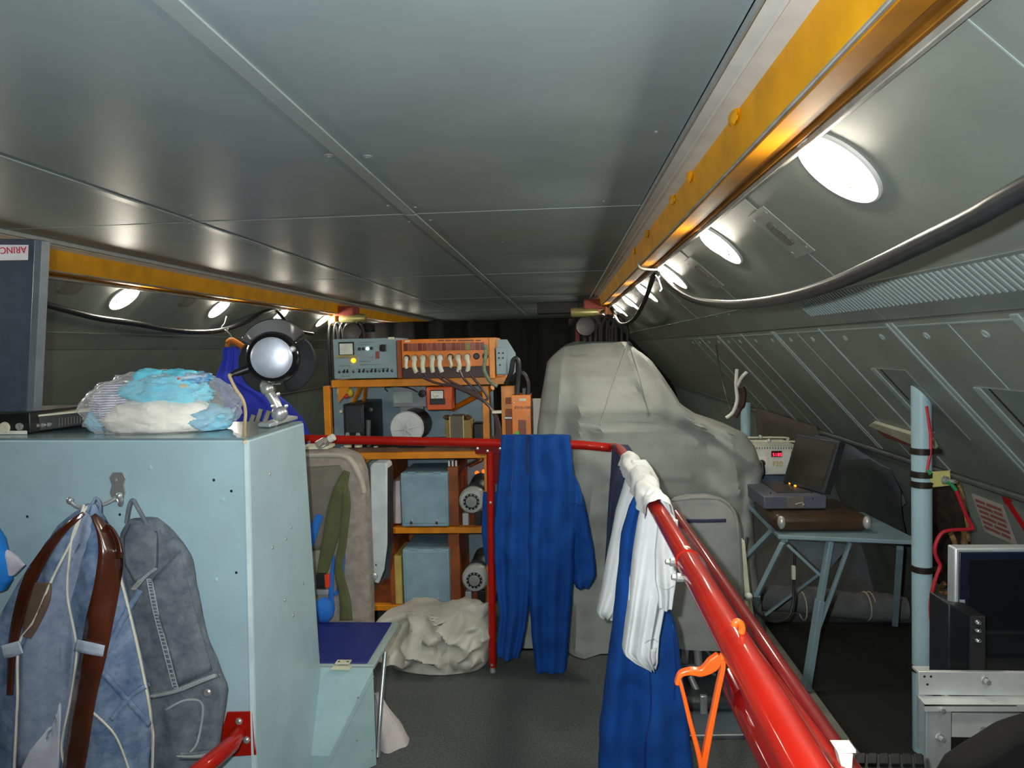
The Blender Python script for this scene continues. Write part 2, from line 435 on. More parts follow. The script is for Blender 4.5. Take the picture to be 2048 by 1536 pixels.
def make_wall(side, name):
    back = MB()
    prof = [PT, PR[0], PR[1], PR[2], PLOW[0], PLOW[1], (2.03, 0.0), (2.03, 1.1), (1.2, 1.75), (0.55, 2.3)]
    for i in range(5):
        q, nr = wq(prof[i], prof[i+1], Y0, Y1, side, up=-0.02)
        back.slab(q, nr*-0.03)
    wl = struct(back.build(name, M_DARK, smooth=0))
    for ya, yb in zip(YR[:-1], YR[1:]):
        if yb > Y1 or (side < 0 and ya < 0.5): continue
        q, nr = wq(PT, PR[1], ya+0.002, yb-0.002, side, a=0.0, b=0.995)
        MB().slab(q, nr*-0.018).build('upper_panel', M_WALL, wl, smooth=0)
        q, nr = wq(PR[1], PR[2], ya+0.002, yb-0.002, side, a=0.008, b=1.0)
        MB().slab(q, nr*-0.018).build('lower_panel', M_WALL, wl, smooth=0)
        q, nr = wq(PLOW[0], PLOW[1], ya, yb, side)
        MB().slab(q, nr*-0.018).build('skirt_panel', M_WALLLOW, wl, smooth=0)
        if 0.9 < ya < 5.2 and side > 0:
            for (yo, wd) in ((-0.012, 0.02), (0.022, 0.012)):
                q, nr = wq(PR[1], PR[2], ya+yo-wd/2, ya+yo+wd/2, side, a=0.012, b=0.99)
                MB().slab(q, nr*0.005).build('rib_strip', M_RIB, wl, smooth=0)
            ym = ya+STEP/2
            wm = 0.016 if ya < 1.5 else 0.004
            q, nr = wq(PR[1], PR[2], ym-wm, ym+wm, side, a=0.012, b=0.99)
            MB().slab(q, nr*0.005).build('rib_strip', M_RIB, wl, smooth=0)
            for yo in (0.95,):
                q, nr = wq(PR[1], PR[2], ya+yo-0.002, ya+yo+0.002, side, a=0.03, b=0.99)
                MB().slab(q, nr*0.002).build('panel_joint', M_RIB, wl, smooth=0)
            q, nr = wq(PR[1], PR[2], ya+0.03, yb-0.03, side, a=0.028, b=0.034)
            MB().slab(q, nr*0.002).build('panel_joint', M_RIB, wl, smooth=0)
            for yo in (0.14, 0.46, 0.82, 1.12):
                q, nr = wq(PR[1], PR[2], ya+yo, ya+yo, side, a=0.085, b=0.085)
                MB().lathe(q[0], nr, [(.014, 0), (.014, .003), (.008, .004), (.006, .002), (.0001, .002)], 14).build('fastener', M_RIB, wl)
            q, nr = wq(PT, PR[1], ya-0.0015, ya+0.0015, side, a=0.1, b=0.8)
            MB().slab(q, nr*0.0015).build('panel_joint', M_RIB, wl, smooth=0)
            for yo in (0.1, 0.42, 0.74, 1.06):
                q, nr = wq(PT, PR[1], ya+yo, ya+yo, side, a=0.80, b=0.80)
                MB().lathe(q[0], nr, [(.008, 0), (.006, .002), (.0001, .003)], 10).build('fastener', M_RIB, wl)
    q, nr = wq(PT, PR[1], 1.0, Y1-.5, side, a=0.775, b=0.785)
    MB().slab(q, nr*0.003).build('vent_edge', M_WALLLOW, wl, smooth=0)
    return wl
wr = make_wall(1, 'wall_right')
wlft = make_wall(-1, 'wall_left')
# vent slots in the band above the crease of the right wall
sl = None
a0 = (0.951-PT[0])/(PR[1][0]-PT[0]); a1 = (1.025-PT[0])/(PR[1][0]-PT[0])
q0, nr0 = wq(PT, PR[1], 0, 0.010, 1, a=a0, b=a1)
q0 = [Vector((p.x, p.y, p.z)) for p in q0]
vm = MB().slab(q0, nr0*0.004)
for i in range(62):
    y = 1.28+i*0.0275
    if sl is None:
        sl = vm.build('vent_slat', M_RIB, wr, smooth=0); sl.location = sl.location+Vector((0, y, 0)); y_first = y
    else:
        c = sl.copy(); COL.objects.link(c); c.parent = wr; c.location = sl.location+Vector((0, y-y_first, 0))
# wall corner trims below the sloping panels
for side, nm in ((1, 'trim_1'), (-1, 'trim_2')):
    xs = (1.628 if side > 0 else mir(1.628))
    struct(MB().tube([(xs, Y0, 0.972), (xs, Y1, 0.972)], 0.016, 10).build(nm, mat('crease_trim', (84, 90, 88), rough=0.5)))
# sloping cover boxes on the lower panels of the right wall
M_SLOT = mat('cover_face', (122, 132, 128), rough=0.4)
for (pa, pb, wd) in (((1745, 735), (1868, 880), .27), ((1950, 772), (2110, 945), .30)):
    n = Vector((-0.749, 0, -0.663)); p0 = (PR[1][0], 0, PR[1][1])
    d_ = (Vector((PR[2][0], 0, PR[2][1]))-Vector((PR[1][0], 0, PR[1][1]))).normalized(); n = Vector((d_.z, 0, -d_.x))
    A = atp(pa[0], pa[1], p0, n); 
    q = [A, A+Vector((0, -wd, 0)), A+Vector((0, -wd, 0))+d_*.34, A+d_*.34]
    cv = MB().slab(q, n*0.005).build('slot_cover', M_SLOT, wr, smooth=0)
    q2 = [A+Vector((0, .002, 0)), A+Vector((0, -.034, 0)), A+Vector((0, -.034, 0))+d_*.34, A+Vector((0, .002, 0))+d_*.34]
    q2 = [p+n*0.005 for p in q2]
    MB().slab(q2, n*0.004).build('lit_cover_edge', M_RIB, wr, smooth=0)  # pale strip: light on the cover's return face put into the colour
    q3 = [A+Vector((0, -.075, 0)), A+Vector((0, -.083, 0)), A+Vector((0, -.083, 0))+d_*.16, A+Vector((0, -.075, 0))+d_*.16]
    MB().slab([p+n*0.005 for p in q3], n*0.002).build('cover_slit', M_DARK, wr, smooth=0)

# ------------------------------------------------------------------ yellow ceiling beams
def make_beam(side, nm, label):
    X = (lambda x: x) if side > 0 else mir
    t = thing(nm, label, 'beam', (X(0.55), (Y0+Y1)/2, 2.03), 'yellow beams under the ceiling edges')
    L = Y1-Y0-0.02; ym = (Y0+Y1)/2
    def bb(name, x0, x1, z0, z1, m):
        return MB().box(((X(x0)+X(x1))/2, ym, (z0+z1)/2), (abs(x1-x0), L, z1-z0)).build(name, m, t, bevel=0.002, seg=1)
    MB().slab([(X(.385), Y0+.01, 2.199), (X(.385), Y1-.01, 2.199), (X(.480), Y1-.01, 2.168), (X(.480), Y0+.01, 2.168)], (0, 0, .006)).build('sealing_plate', M_WHITESTRIP, t, smooth=0)
    MB().slab([(X(.425), Y0+.01, 2.1835), (X(.425), Y1-.01, 2.1835), (X(.432), Y1-.01, 2.1812), (X(.432), Y0+.01, 2.1812)], (0, 0, -.003)).build('plate_rib', M_WHITESTRIP, t, smooth=0)
    MB().box((X(0.3835), ym, 2.190), (0.006, L, 0.02)).build('edge_angle', M_ALU, t)
    MB().slab([(X(.479), Y0+.01, 2.170), (X(.479), Y1-.01, 2.170), (X(.492), Y1-.01, 2.052), (X(.492), Y0+.01, 2.052)], (X(.51)-X(.50), 0, 0)).build('web', M_YELLOW, t, smooth=0)
    bb('groove', 0.489, 0.499, 2.044, 2.053, M_FLEDGE)
    bb('flange', 0.497, 0.555, 2.040, 2.050, M_YELLOWF)
    bb('flange_lip', 0.553, 0.582, 2.044, 2.056, M_YELLOWD)
    bb('flange_edge', 0.580, 0.592, 2.032, 2.060, M_YELLOWD)
    bb('outer_strip', 0.592, 0.606, 2.018, 2.044, M_FLEDGE)
    for i, y in enumerate((1.96, 2.62, 3.02, 3.9, 4.6) if side > 0 else ()):
        m_ = MB().sphere((X(0.474), y, 2.158), (.010, .045, .022), 14, 8, lambda d: 1+.35*noise.noise(d*2.4+Vector((i*3, 0, 0))))
        m_.build('sealant_blob', M_YELLOW, t)
    return t
make_beam(1, 'ceiling_beam', 'yellow varnished beam running along the right edge of the ceiling')
make_beam(-1, 'ceiling_beam', 'yellow varnished beam running along the left edge of the ceiling')

# ------------------------------------------------------------------ wall lamps
def make_lamp(side, label, group):
    q, nr = wq(PT, PR[1], 0, 0, side, a=0.185, b=0.435)
    c = (q[0]+q[2])/2; d_ = (q[2]-q[0]).normalized()
    t = thing('wall_lamp', label, 'lamp', c, group)
    ax = (nr+Vector((0, 0, -0.15))).normalized()
    MB().lathe(c, nr, [(.122, 0), (.122, .006), (.116, .009), (.113, .007), (.113, .002)], 36).build('rim', M_WHITESTRIP, t)
    MB().lathe(c+nr*.002, nr, [(.113, 0), (.113, .002), (.07, .003), (.0001, .0035)], 36).build('dish', M_DISH, t)
    cb = c-d_*.026+nr*.004
    MB().lathe(cb, nr, [(.078, 0), (.074, .012), (.058, .023), (.032, .029), (.0001, .031)], 28).build('bulb', M_BULB, t)
    MB().lathe(cb, nr, [(.088, -.002), (.087, .008), (.079, .010), (.078, 0)], 28).build('bulb_collar', M_WHITE, t)
    return t
ordinal = ['nearest', 'second', 'third', 'fourth', 'fifth', 'sixth', 'seventh', 'eighth', 'ninth', 'tenth', 'eleventh']
proto = make_lamp(1, 'x', 'round lamps along the right wall')
for i in range(11):
    y = 0.50+1.275*i
    if i == 0: o = proto; o.location.y = y
    else: o = copytree(proto, (0, y-proto.location.y, 0))
    o['label'] = ('round lamp on the right wall level with the camera, just out of frame' if i == 0 else 'large glowing round lamp on the right wall, closest one in view' if i == 1 else 'glowing round lamp on the right wall, %s one in view' % ordinal[i-1])
proto = make_lamp(-1, 'x', 'round lamps along the left wall')
for i in range(10):
    y = 4.72-1.36*2+1.36*i
    if i == 0: o = proto; o.location.y = y
    else: o = copytree(proto, (0, y-proto.location.y, 0))
    o['label'] = ('round lamp on the left wall level with the cabinet front, out of frame' if i == 0 else 'round lamp on the left wall hidden behind the open instrument case' if i == 1 else
                  'glowing round lamp on the left wall, nearest the instrument case' if i == 2 else 'glowing round lamp on the left wall, %s beyond the instrument case' % ordinal[i-2])
# speaker plates between the lamps of the right wall
def make_plate(label):
    q, nr = wq(PT, PR[1], -0.09, 0.09, 1, a=0.27, b=0.56)
    c = (q[0]+q[2])/2; dY = Vector((0, 1, 0)); d_ = (q[3]-q[0]).normalized()
    t = thing('speaker_plate', label, 'plate', c, 'small plates between the lamps of the right wall')
    MB().slab(q, nr*0.004).build('plate', mat('plate_paint', (150, 156, 148), rough=0.4), t, smooth=0, bevel=.002)
    pts = []
    for k in range(20):
        a = 2*math.pi*k/20; e = 0.6
        pts.append(c+dY*(.035*math.copysign(abs(math.cos(a))**e, math.cos(a)))+d_*(.055*math.copysign(abs(math.sin(a))**e, math.sin(a)))+nr*.004)
    g = MB().slab(pts, nr*0.006).build('grille', mat('grille_mesh', (104, 106, 100), rough=0.7, var=0.2, scale=120, bump=.4, bscale=400), t)
    for sx in (-1, 1):
        for sy in (-1, 1):
            MB().lathe(c+dY*.07*sx+d_*.085*sy+nr*.004, nr, [(.006, 0), (.004, .002), (.0001, .0025)], 10).build('screw', M_ALU, t)
    return t
pp = make_plate('small plate with a grey oval grille right of the nearest wall lamp')
y0p = 2.42
pp.location.y = y0p
copytree(pp, (0, 1.275, 0), 'small plate with a grey oval grille between second and third wall lamps')
copytree(pp, (0, 2.55, 0), 'small plate with a grey oval grille between third and fourth wall lamps')
pl = None
for k, lb in ((0, 'dark oval grille high on the left wall nearest the laptop'), (1, 'dark oval grille high on the left wall between two lamps')):
    q, nr = wq(PT, PR[1], 0, 0, -1, a=0.27, b=0.27)
    c = Vector((q[0].x, 4.15+1.36*k, q[0].z)); d_ = Vector((-.74, 0, -.67))
    pts = [c+Vector((0, .09*math.copysign(abs(math.cos(a))**.6, math.cos(a)), 0))+d_*(.05*math.copysign(abs(math.sin(a))**.6, math.sin(a))) for a in [2*math.pi*j/18 for j in range(18)]]
    tag(MB().slab(pts, nr*.012).build('oval_grille', MATS['grille_mesh']), lb, 'grille')
# ------------------------------------------------------------------ helpers for details on cloth
from mathutils.bvhtree import BVHTree
def surf(mb, eps=0.003):
    bv = BVHTree.FromPolygons([tuple(p) for p in mb.v], mb.f)
    def fn(px, py, Y=None):
        r = ray(px, py).normalized()
        h = bv.ray_cast(CAMPOS, r)
        if h[0] is None:
            return at(px, py, fn.last)
        fn.last = h[0].y-eps
        return h[0]-r*eps
    fn.last = sum(p.y for p in mb.v)/len(mb.v)
    return fn
def path2(pts, per=6):
    q = smoothpath([Vector((p[0], p[1], p[2] if len(p) > 2 else 0)) for p in pts], per); return q
def band(sf, pts, wpx, per=8, th=0.004, cross=3):
    """strip of cloth or leather laid over a surface along a picture path (x, y[, width])"""
    q = path2([(p[0], p[1], p[2] if len(p) > 2 else wpx) for p in pts], per); mb = MB(); n = len(q); vs = []
    for i, p in enumerate(q):
        t = (q[min(i+1, n-1)]-q[max(i-1, 0)]); t.z = 0; t.normalize(); s_ = Vector((-t.y, t.x, 0))
        for k in range(cross):
            o = (k/(cross-1)-0.5)*p.z
            vs.append(sf(p.x+s_.x*o, p.y+s_.y*o))
    fs = []
    for i in range(n-1):
        for k in range(cross-1):
            fs.append((i*cross+k, (i+1)*cross+k, (i+1)*cross+k+1, i*cross+k+1))
    mb.add(vs, fs); return mb
def patch(sf, poly, th=0.003, n=14):
    """flat-ish cloth panel laid over a surface inside a picture outline (triangulated fan of rings)"""
    cx_ = sum(p[0] for p in poly)/len(poly); cy_ = sum(p[1] for p in poly)/len(poly)
    q = []
    for i in range(len(poly)):
        a, b = poly[i], poly[(i+1) % len(poly)]
        for k in range(4): q.append((a[0]+(b[0]-a[0])*k/4, a[1]+(b[1]-a[1])*k/4))
    mb = MB(); vs = [sf(cx_, cy_)]; fs = []; m = len(q); rings = 8
    for r in range(1, rings+1):
        for p in q: vs.append(sf(cx_+(p[0]-cx_)*r/rings, cy_+(p[1]-cy_)*r/rings))
    for i in range(m): fs.append((0, 1+i, 1+(i+1) % m))
    for r in range(rings-1):
        for i in range(m):
            a = 1+r*m; b = a+m
            fs.append((a+i, b+i, b+(i+1) % m, a+(i+1) % m))
    mb.add(vs, fs); return mb

# ------------------------------------------------------------------ pale blue cabinet in the left foreground
YF = 1.90
P1 = at(498, 880, YF); ZT = P1.z
P2 = at(608, 845, Z=ZT); P0 = at(-70, 880, Z=ZT)
P3 = P0+(P2-P1)
def down(Pt, px, py):
    b = at(px, py, Pt.y); t = (Pt.z-0.002)/(Pt.z-b.z); return Pt+(b-Pt)*t
B1 = down(P1, 513, 1536)
_n = (P2-P1).cross(B1-P1).normalized(); _b = atp(655, 1536, P1, _n); B2 = P2+(_b-P2)*((P2.z-.002)/(P2.z-_b.z))
B0 = Vector((P0.x, P0.y, .002)); B3 = Vector((P3.x, P3.y, .002))
cab = thing('cabinet', 'tall pale blue metal cabinet in the left foreground with jackets on its hook', 'cabinet', ((P0+P2)/2)*1.0-Vector((0, 0, ZT)))
cmb = MB().add([B0, B1, B2, B3, P0, P1, P2, P3], [(3, 2, 1, 0), (4, 5, 6, 7), (0, 1, 5, 4), (1, 2, 6, 5), (2, 3, 7, 6), (3, 0, 4, 7)])
cmb.build('body', M_LBLUE, cab, bevel=0.006, smooth=0)
nF = (P1-P0).cross(Vector((0, 0, 1))).normalized()       # front face normal, towards camera
if nF.y > 0: nF = -nF
nS = (P2-P1).cross(B2-P1).normalized()
if nS.x < 0: nS = -nS
MB().slab([P0+Vector((0, .004, .001)), P1+Vector((-.004, .004, .001)), P2+Vector((-.004, -.004, .001)), P3], (0, 0, .004)).build('top_sheet', mat('bare_top_metal', (150, 172, 176), rough=.22, metal=.35, var=.05), cab, smooth=0)
d1 = (B1-P1)
MB().slab([P1+nF*.003-Vector((.012, 0, 0)), P1+nF*.003, P1+d1+nF*.003, P1+d1+nF*.003-Vector((.012, 0, 0))], nF*.0015).build('edge_trim', mat('worn_edge', (206, 224, 226), rough=.4), cab, smooth=0)
fp = lambda x, y: atp(x, y, P1, nF)
sp = lambda x, y: atp(x, y, P1, nS)
for (x, y) in ((428, 960), (463, 982), (473, 1145), (240, 1029), (55, 1033)):
    MB().lathe(fp(x, y)+nF*.0005, nF, [(.004, 0), (.004, .001), (.0001, .001)], 12).build('screw_hole', M_DARK, cab)
for (x, y) in ((432, 1160), (445, 1000), (300, 935)):
    MB().lathe(fp(x, y), nF, [(.007, 0), (.006, .003), (.0001, .004)], 14).build('rivet', M_LBLUE, cab)
for (x, y) in ((540, 948), (582, 1055), (572, 1078), (545, 1095), (606, 1167), (570, 1200), (586, 1231)):
    MB().lathe(sp(x, y), nS, [(.006, 0), (.005, .002), (.0001, .004)], 14).build('rivet', M_STEEL, cab)
for (poly) in ([(466, 1335), (475, 1325), (480, 1333), (472, 1342)], [(460, 1418), (466, 1412), (470, 1420)]):
    MB().slab([fp(*p)+nF*.0006 for p in poly], nF*.0004).build('paint_fleck', mat('yellow_fleck', (224, 214, 150)), cab, smooth=0)
# coat hook
hk = thing('coat_hook', 'double-pronged steel coat hook screwed to the pale blue cabinet', 'hook', fp(237, 1000))
oct_ = [(228, 944), (247, 944), (254, 955), (250, 970), (253, 985), (247, 1003), (229, 1003), (222, 985), (226, 970), (221, 955)]
MB().slab([fp(*p)+nF*.001 for p in oct_], nF*.005).build('plate', M_STEEL, hk, bevel=.001)
for p in ((234, 960), (237, 987)): MB().lathe(fp(*p)+nF*.006, nF, [(.006, 0), (.005, .002), (.0001, .004)], 14).build('screw', M_STEEL, hk)
def pr(pts, r): return MB().tube(smoothpath([fp(x, y)+nF*d for (x, y, d) in pts], 6), r, 10)
for pts in ([(235, 995, .006), (222, 1004, .02), (200, 1008, .04), (182, 1004, .055), (172, 992, .06)], [(240, 997, .006), (250, 1003, .02), (260, 1003, .04), (267, 994, .05), (266, 984, .055)]):
    pg = pr(pts, .006).build('prong', M_STEEL, hk)
    x, y, d = pts[-1]
    MB().sphere(fp(x, y)+nF*d, (.009, .009, .011)).build('prong_knob', M_STEEL, pg)

# ------------------------------------------------------------------ hanging jeans and grey jacket on the hook
M_DEN = m_denim('washed_denim', (80, 104, 138), (136, 156, 182), 9)
M_DENL = m_denim('denim_lining', (124, 140, 166), (152, 164, 186), 14)
M_GDEN = m_denim('grey_denim', (88, 96, 106), (124, 131, 138), 12)
M_STITCH = mat('pale_stitching', (206, 204, 192), rough=.9)
M_STITCHG = mat('grey_stitching', (160, 164, 164), rough=.9)
M_BELT = mat('brown_leather', (74, 36, 22), rough=.22, var=.15, scale=6, coat=.5)
YJ = 1.835
gj = thing('denim_jacket', 'grey denim jacket hanging by its loop from the right prong of the hook', 'jacket', at(340, 1500, YJ))
g = MB()
loft(g, [(1038, 262, 312), (1060, 248, 338), (1085, 243, 362), (1120, 245, 380), (1200, 262, 394), (1290, 268, 415), (1350, 285, 441), (1380, 290, 453), (1420, 292, 448), (1480, 298, 440), (1570, 300, 432)], YJ+.02, .085, 1.6, .009, 3, rnoise=.010, ns=13)
g.build('body', M_GDEN, gj, smooth=60)
sg = surf(g)
for nm, pts, wd, mt in (('sleeve_seam', [(300, 1158), (312, 1220), (330, 1290), (352, 1375)], 13, M_GDEN),
                        ('yoke_seam', [(268, 1178), (290, 1152), (312, 1136)], 11, M_GDEN), ('hem_seam', [(302, 1392), (350, 1382), (400, 1362), (436, 1348)], 13, M_GDEN),
                        ('cuff_seam', [(360, 1512), (392, 1512), (420, 1508)], 16, M_GDEN)):
    b_ = band(sg, pts, wd); b_.build(nm, mt, gj, solid=.004)
    q = path2(pts, 10)
    for off in (-.38, .38):
        MB().tube([sg(p.x+off*wd, p.y+off*wd*.2)+Vector((0, -.003, 0)) for p in q], .0014, 5).build('stitching', M_STITCHG, gj)
    st = MB()
    for i, p in enumerate(q):
        if i % 1 == 0:
            a = sg(p.x-wd*.25, p.y)+Vector((0, -.003, 0)); c = sg(p.x+wd*.25, p.y)+Vector((0, -.003, 0))
            st.tube([a, c], .0016, 5)
    st.build('pucker', M_STITCHG, gj)['kind'] = 'stuff'
patch(sg, [(300, 1165), (360, 1100), (392, 1230), (425, 1340), (358, 1372)]).build('flap', M_GDEN, gj, solid=.006)
patch(sg, [(262, 1048), (300, 1052), (314, 1068), (313, 1132), (272, 1166), (252, 1130), (250, 1075)]).build('collar', M_GDEN, gj, solid=.010)
band(sg, [(312, 1062), (315, 1090), (313, 1140)], 4).build('collar_fold', m_denim('dark_grey_denim', (66, 72, 80), (84, 90, 98)), gj, solid=.004)
band(sg, [(330, 1420), (372, 1400), (405, 1410), (396, 1480), (380, 1505)], 4).build('pocket_edge', M_STITCHG, gj)
MB().lathe(sg(415, 1385), (0, -1, .1), [(.011, 0), (.011, .003), (.007, .006), (.004, .005), (.0001, .006)], 16).build('button', M_STEEL, gj)
MB().tube(smoothpath([at(252, 1046, YJ), at(258, 1012, YJ), at(265, 1000, YJ), at(272, 1010, YJ), at(294, 1050, YJ)], 6), .005, 8).build('hanging_loop', M_GDEN, gj)

je = thing('jeans', 'washed blue jeans with a brown belt hanging from the left prong of the hook', 'jeans', at(150, 1530, YJ-.04))
j_ = MB()
loft(j_, [(1008, 172, 190), (1050, 120, 212), (1100, 85, 236), (1160, 45, 245), (1230, 5, 262), (1300, -40, 280), (1400, -60, 300), (1440, -60, 304), (1570, -60, 296)], YJ-.03, .09, 2.2, .011, 5, rnoise=.011, ns=13)
j_.build('body', M_DEN, je, smooth=60)
sj = surf(j_)
patch(sj, [(170, 1020), (186, 1040), (142, 1120), (136, 1200), (150, 1290), (140, 1400), (120, 1540), (34, 1540), (42, 1300), (100, 1180)]).build('lining', M_DENL, je, solid=.006)
patch(sj, [(110, 1440), (125, 1400), (118, 1545), (40, 1545), (60, 1500)]).build('shirt_tail', mat('white_lining', (196, 200, 212), rough=.9), je, solid=.009)
for pts in ([(170, 1010), (150, 1070), (110, 1150), (70, 1240), (40, 1290), (37, 1400), (30, 1545)], [(176, 1012), (150, 1060), (140, 1120), (137, 1190), (152, 1270), (155, 1310), (142, 1400), (125, 1490), (136, 1545)]):
    MB().tube([sj(p.x, p.y)+Vector((0, -.004, 0)) for p in path2(pts, 10)], .0035, 6).build('piping', M_STITCH, je)
for pts, w_ in (([(200, 1120), (240, 1155), (300, 1420), (304, 1560)], 5), ([(280, 1180), (240, 1250), (200, 1330)], 12), ([(196, 1335), (250, 1395), (300, 1450)], 12), ([(180, 1420), (230, 1470), (260, 1545)], 4), ([(222, 1440), (262, 1392), (300, 1368)], 10)):
    band(sj, pts, w_, th=.003).build('seam', M_DEN if w_ > 6 else M_STITCH, je, solid=.005)
MB().tube(smoothpath([at(183, 1010, YJ-.03), at(192, 996, YJ-.02), at(200, 1012, YJ-.02), at(198, 1050, YJ)], 6), .004, 8).build('hanging_loop', M_DEN, je)
be = thing('leather_belt', 'glossy brown leather belt threaded through the hanging blue jeans', 'belt', at(150, 1530, YJ-.09))
sbz = surf(j_, .010)
def curvy(pts): return band(sbz, pts, 20, cross=5)
curvy([(186, 1030, 10), (210, 1065, 34), (220, 1110, 48), (214, 1170, 52), (200, 1240, 54), (187, 1310, 52), (172, 1380, 46), (160, 1450, 44), (146, 1545, 42)]).build('strap', M_BELT, be, solid=.005, smooth=70)
curvy([(168, 1026, 8), (125, 1062, 14), (90, 1105, 20), (60, 1160, 26), (38, 1230, 22), (24, 1300, 14), (20, 1390, 10)]).build('strap', M_BELT, be, solid=.005, smooth=70)
curvy([(80, 1165, 44), (78, 1200, 44), (62, 1250, 30), (54, 1275, 16)]).build('inner_strap', mat('tan_suede', (98, 78, 66), rough=.8), be, solid=.004, smooth=70)
sbl = surf(j_, .018)
for pts in ([(152, 1290, 24), (182, 1297, 24), (208, 1302, 22)], [(6, 1304, 26), (24, 1300, 28), (42, 1294, 26)]):
    band(sbl, pts, 22, cross=4).build('belt_loop', mat('pale_loop', (176, 190, 206), rough=.9), je, solid=.004)
bc = thing('blue_cloth', 'bright blue cloth just showing at the left edge beside the jeans', 'cloth', at(-20, 1170, YJ))
loft(MB(), [(1050, -60, -8), (1080, -60, 6), (1120, -60, 16), (1160, -60, 22), (1180, -60, 10)], YJ+.03, .05, 1, .004, 2).build('fabric', mat('azure_cloth', (20, 120, 206), rough=.85), bc)
loft(MB(), [(1100, 4, 16), (1115, 6, 36), (1130, 10, 50), (1150, 12, 30)], YJ+.035, .02, 1, .002, 4).build('inner_lining', mat('pale_pink_cloth', (196, 192, 200), rough=.85), bc)

# red stair handrail fixed to the cabinet
hr = thing('handrail', 'red enamelled handrail end bolted to the pale blue cabinet front', 'handrail', fp(480, 1500))
MB().slab([fp(*p)+nF*.001 for p in ((456, 1422), (508, 1421), (514, 1508), (470, 1511), (440, 1480))], nF*.006).build('plate', M_RED, hr, bevel=.002)
for p in ((481, 1440), (496, 1477)): MB().lathe(fp(*p)+nF*.007, nF, [(.011, 0), (.010, .004), (.006, .007), (.0001, .007)], 8).build('bolt', M_STEEL, hr)
MB().tube([fp(480, 1462)+nF*.01, at(462, 1490, 1.80), at(395, 1545, 1.62), at(250, 1690, 1.40)], [.020, .023, .023, .023], 16).build('tube', M_RED, hr)

# ------------------------------------------------------------------ open instrument case on the cabinet (far left)
M_CASE = mat('dark_slate_plastic', (70, 78, 92), rough=.45, var=.05, scale=30)
ic = thing('instrument_case', 'open dark instrument case with upright lid and sticker on the pale blue cabinet', 'case', at(30, 866, 2.12))
La = at(-150, 475, 2.14); Lb = at(70, 478, 2.14); Lc = at(52, 846, 2.14); Ld = at(-150, 846, 2.14)
lidp = MB().slab([La, Lb, Lc, Ld], (.012, .035, 0)).build('lid', M_CASE, ic, bevel=.004, smooth=0)
MB().slab([at(69, 479, 2.137), at(84, 481, 2.137), at(66, 846, 2.137), at(52, 846, 2.137)], (.006, .03, 0)).build('lid_edge', mat('lid_edge_grey', (118, 126, 134), rough=.4, metal=.3), lidp, bevel=.002, smooth=0)
stk = MB().slab([at(-60, 489, 2.139), at(57, 490, 2.139), at(56, 520, 2.139), at(-60, 522, 2.139)], (0, -.001, 0)).build('sticker', mat('white_sticker', (238, 234, 238), rough=.5), lidp, smooth=0)
text('ARINC 429', .030, mat('red_print', (206, 40, 70), rough=.6), lidp, at(53, 493, 2.1375), (-1, 0, -.0), (0, 0, -1), 'sticker_lettering')
MB().fbox(-90, 826, 60, 868, 2.08, .30).build('base', M_BLACK, ic, bevel=.004)
MB().slab([at(60, 832, 2.10), at(176, 822, 2.22), at(176, 850, 2.22), at(60, 866, 2.10)], (0, .18, 0)).build('rear_box', M_BLACK, ic, bevel=.004)
MB().slab([at(60, 831, 2.10), at(178, 820, 2.22), at(178, 823, 2.22), at(60, 835, 2.10)], (0, .18, .002)).build('rear_cover', M_CREAM, ic)
for (x, y, w_) in ((10, 855, 16), (40, 853, 12)):
    c = at(x, y, 2.078); MB().lathe(c, (0, -1, 0), [(.018 if w_ > 13 else .012, 0), (.016 if w_ > 13 else .011, .006), (.008, .007), (.0001, .004)], 18).build('connector', M_CREAM if w_ > 13 else M_STEEL, ic)
for x in (75, 88, 100):
    MB().lathe(at(x, 851-(x-75)*.08, 2.10+(x-60)*.00103), (0, -1, 0), [(.007, 0), (.007, .008), (.004, .009), (.0001, .009)], 12).build('socket', M_STEEL, ic)
for i in range(9):
    x = 118+i*6; MB().slab([at(x, 836-i*.6, 2.155+i*.006), at(x+3, 836-i*.6, 2.158+i*.006), at(x+3, 852-i*.8, 2.158+i*.006), at(x, 852-i*.8, 2.155+i*.006)], (0, -.002, 0)).build('cooling_slot', mat('slot_grey', (70, 66, 64)), ic)
tag(MB().slab([Vector((p.x, p.y, ZT+.006)) for p in (at(-40, 873, Z=ZT), at(55, 873, Z=ZT), at(52, 864, Z=ZT), at(-40, 864, Z=ZT))], (0, 0, .012)).build('paper_pad', M_WHITE, bevel=.002), 'white pad under the open instrument case on the cabinet', 'pad')

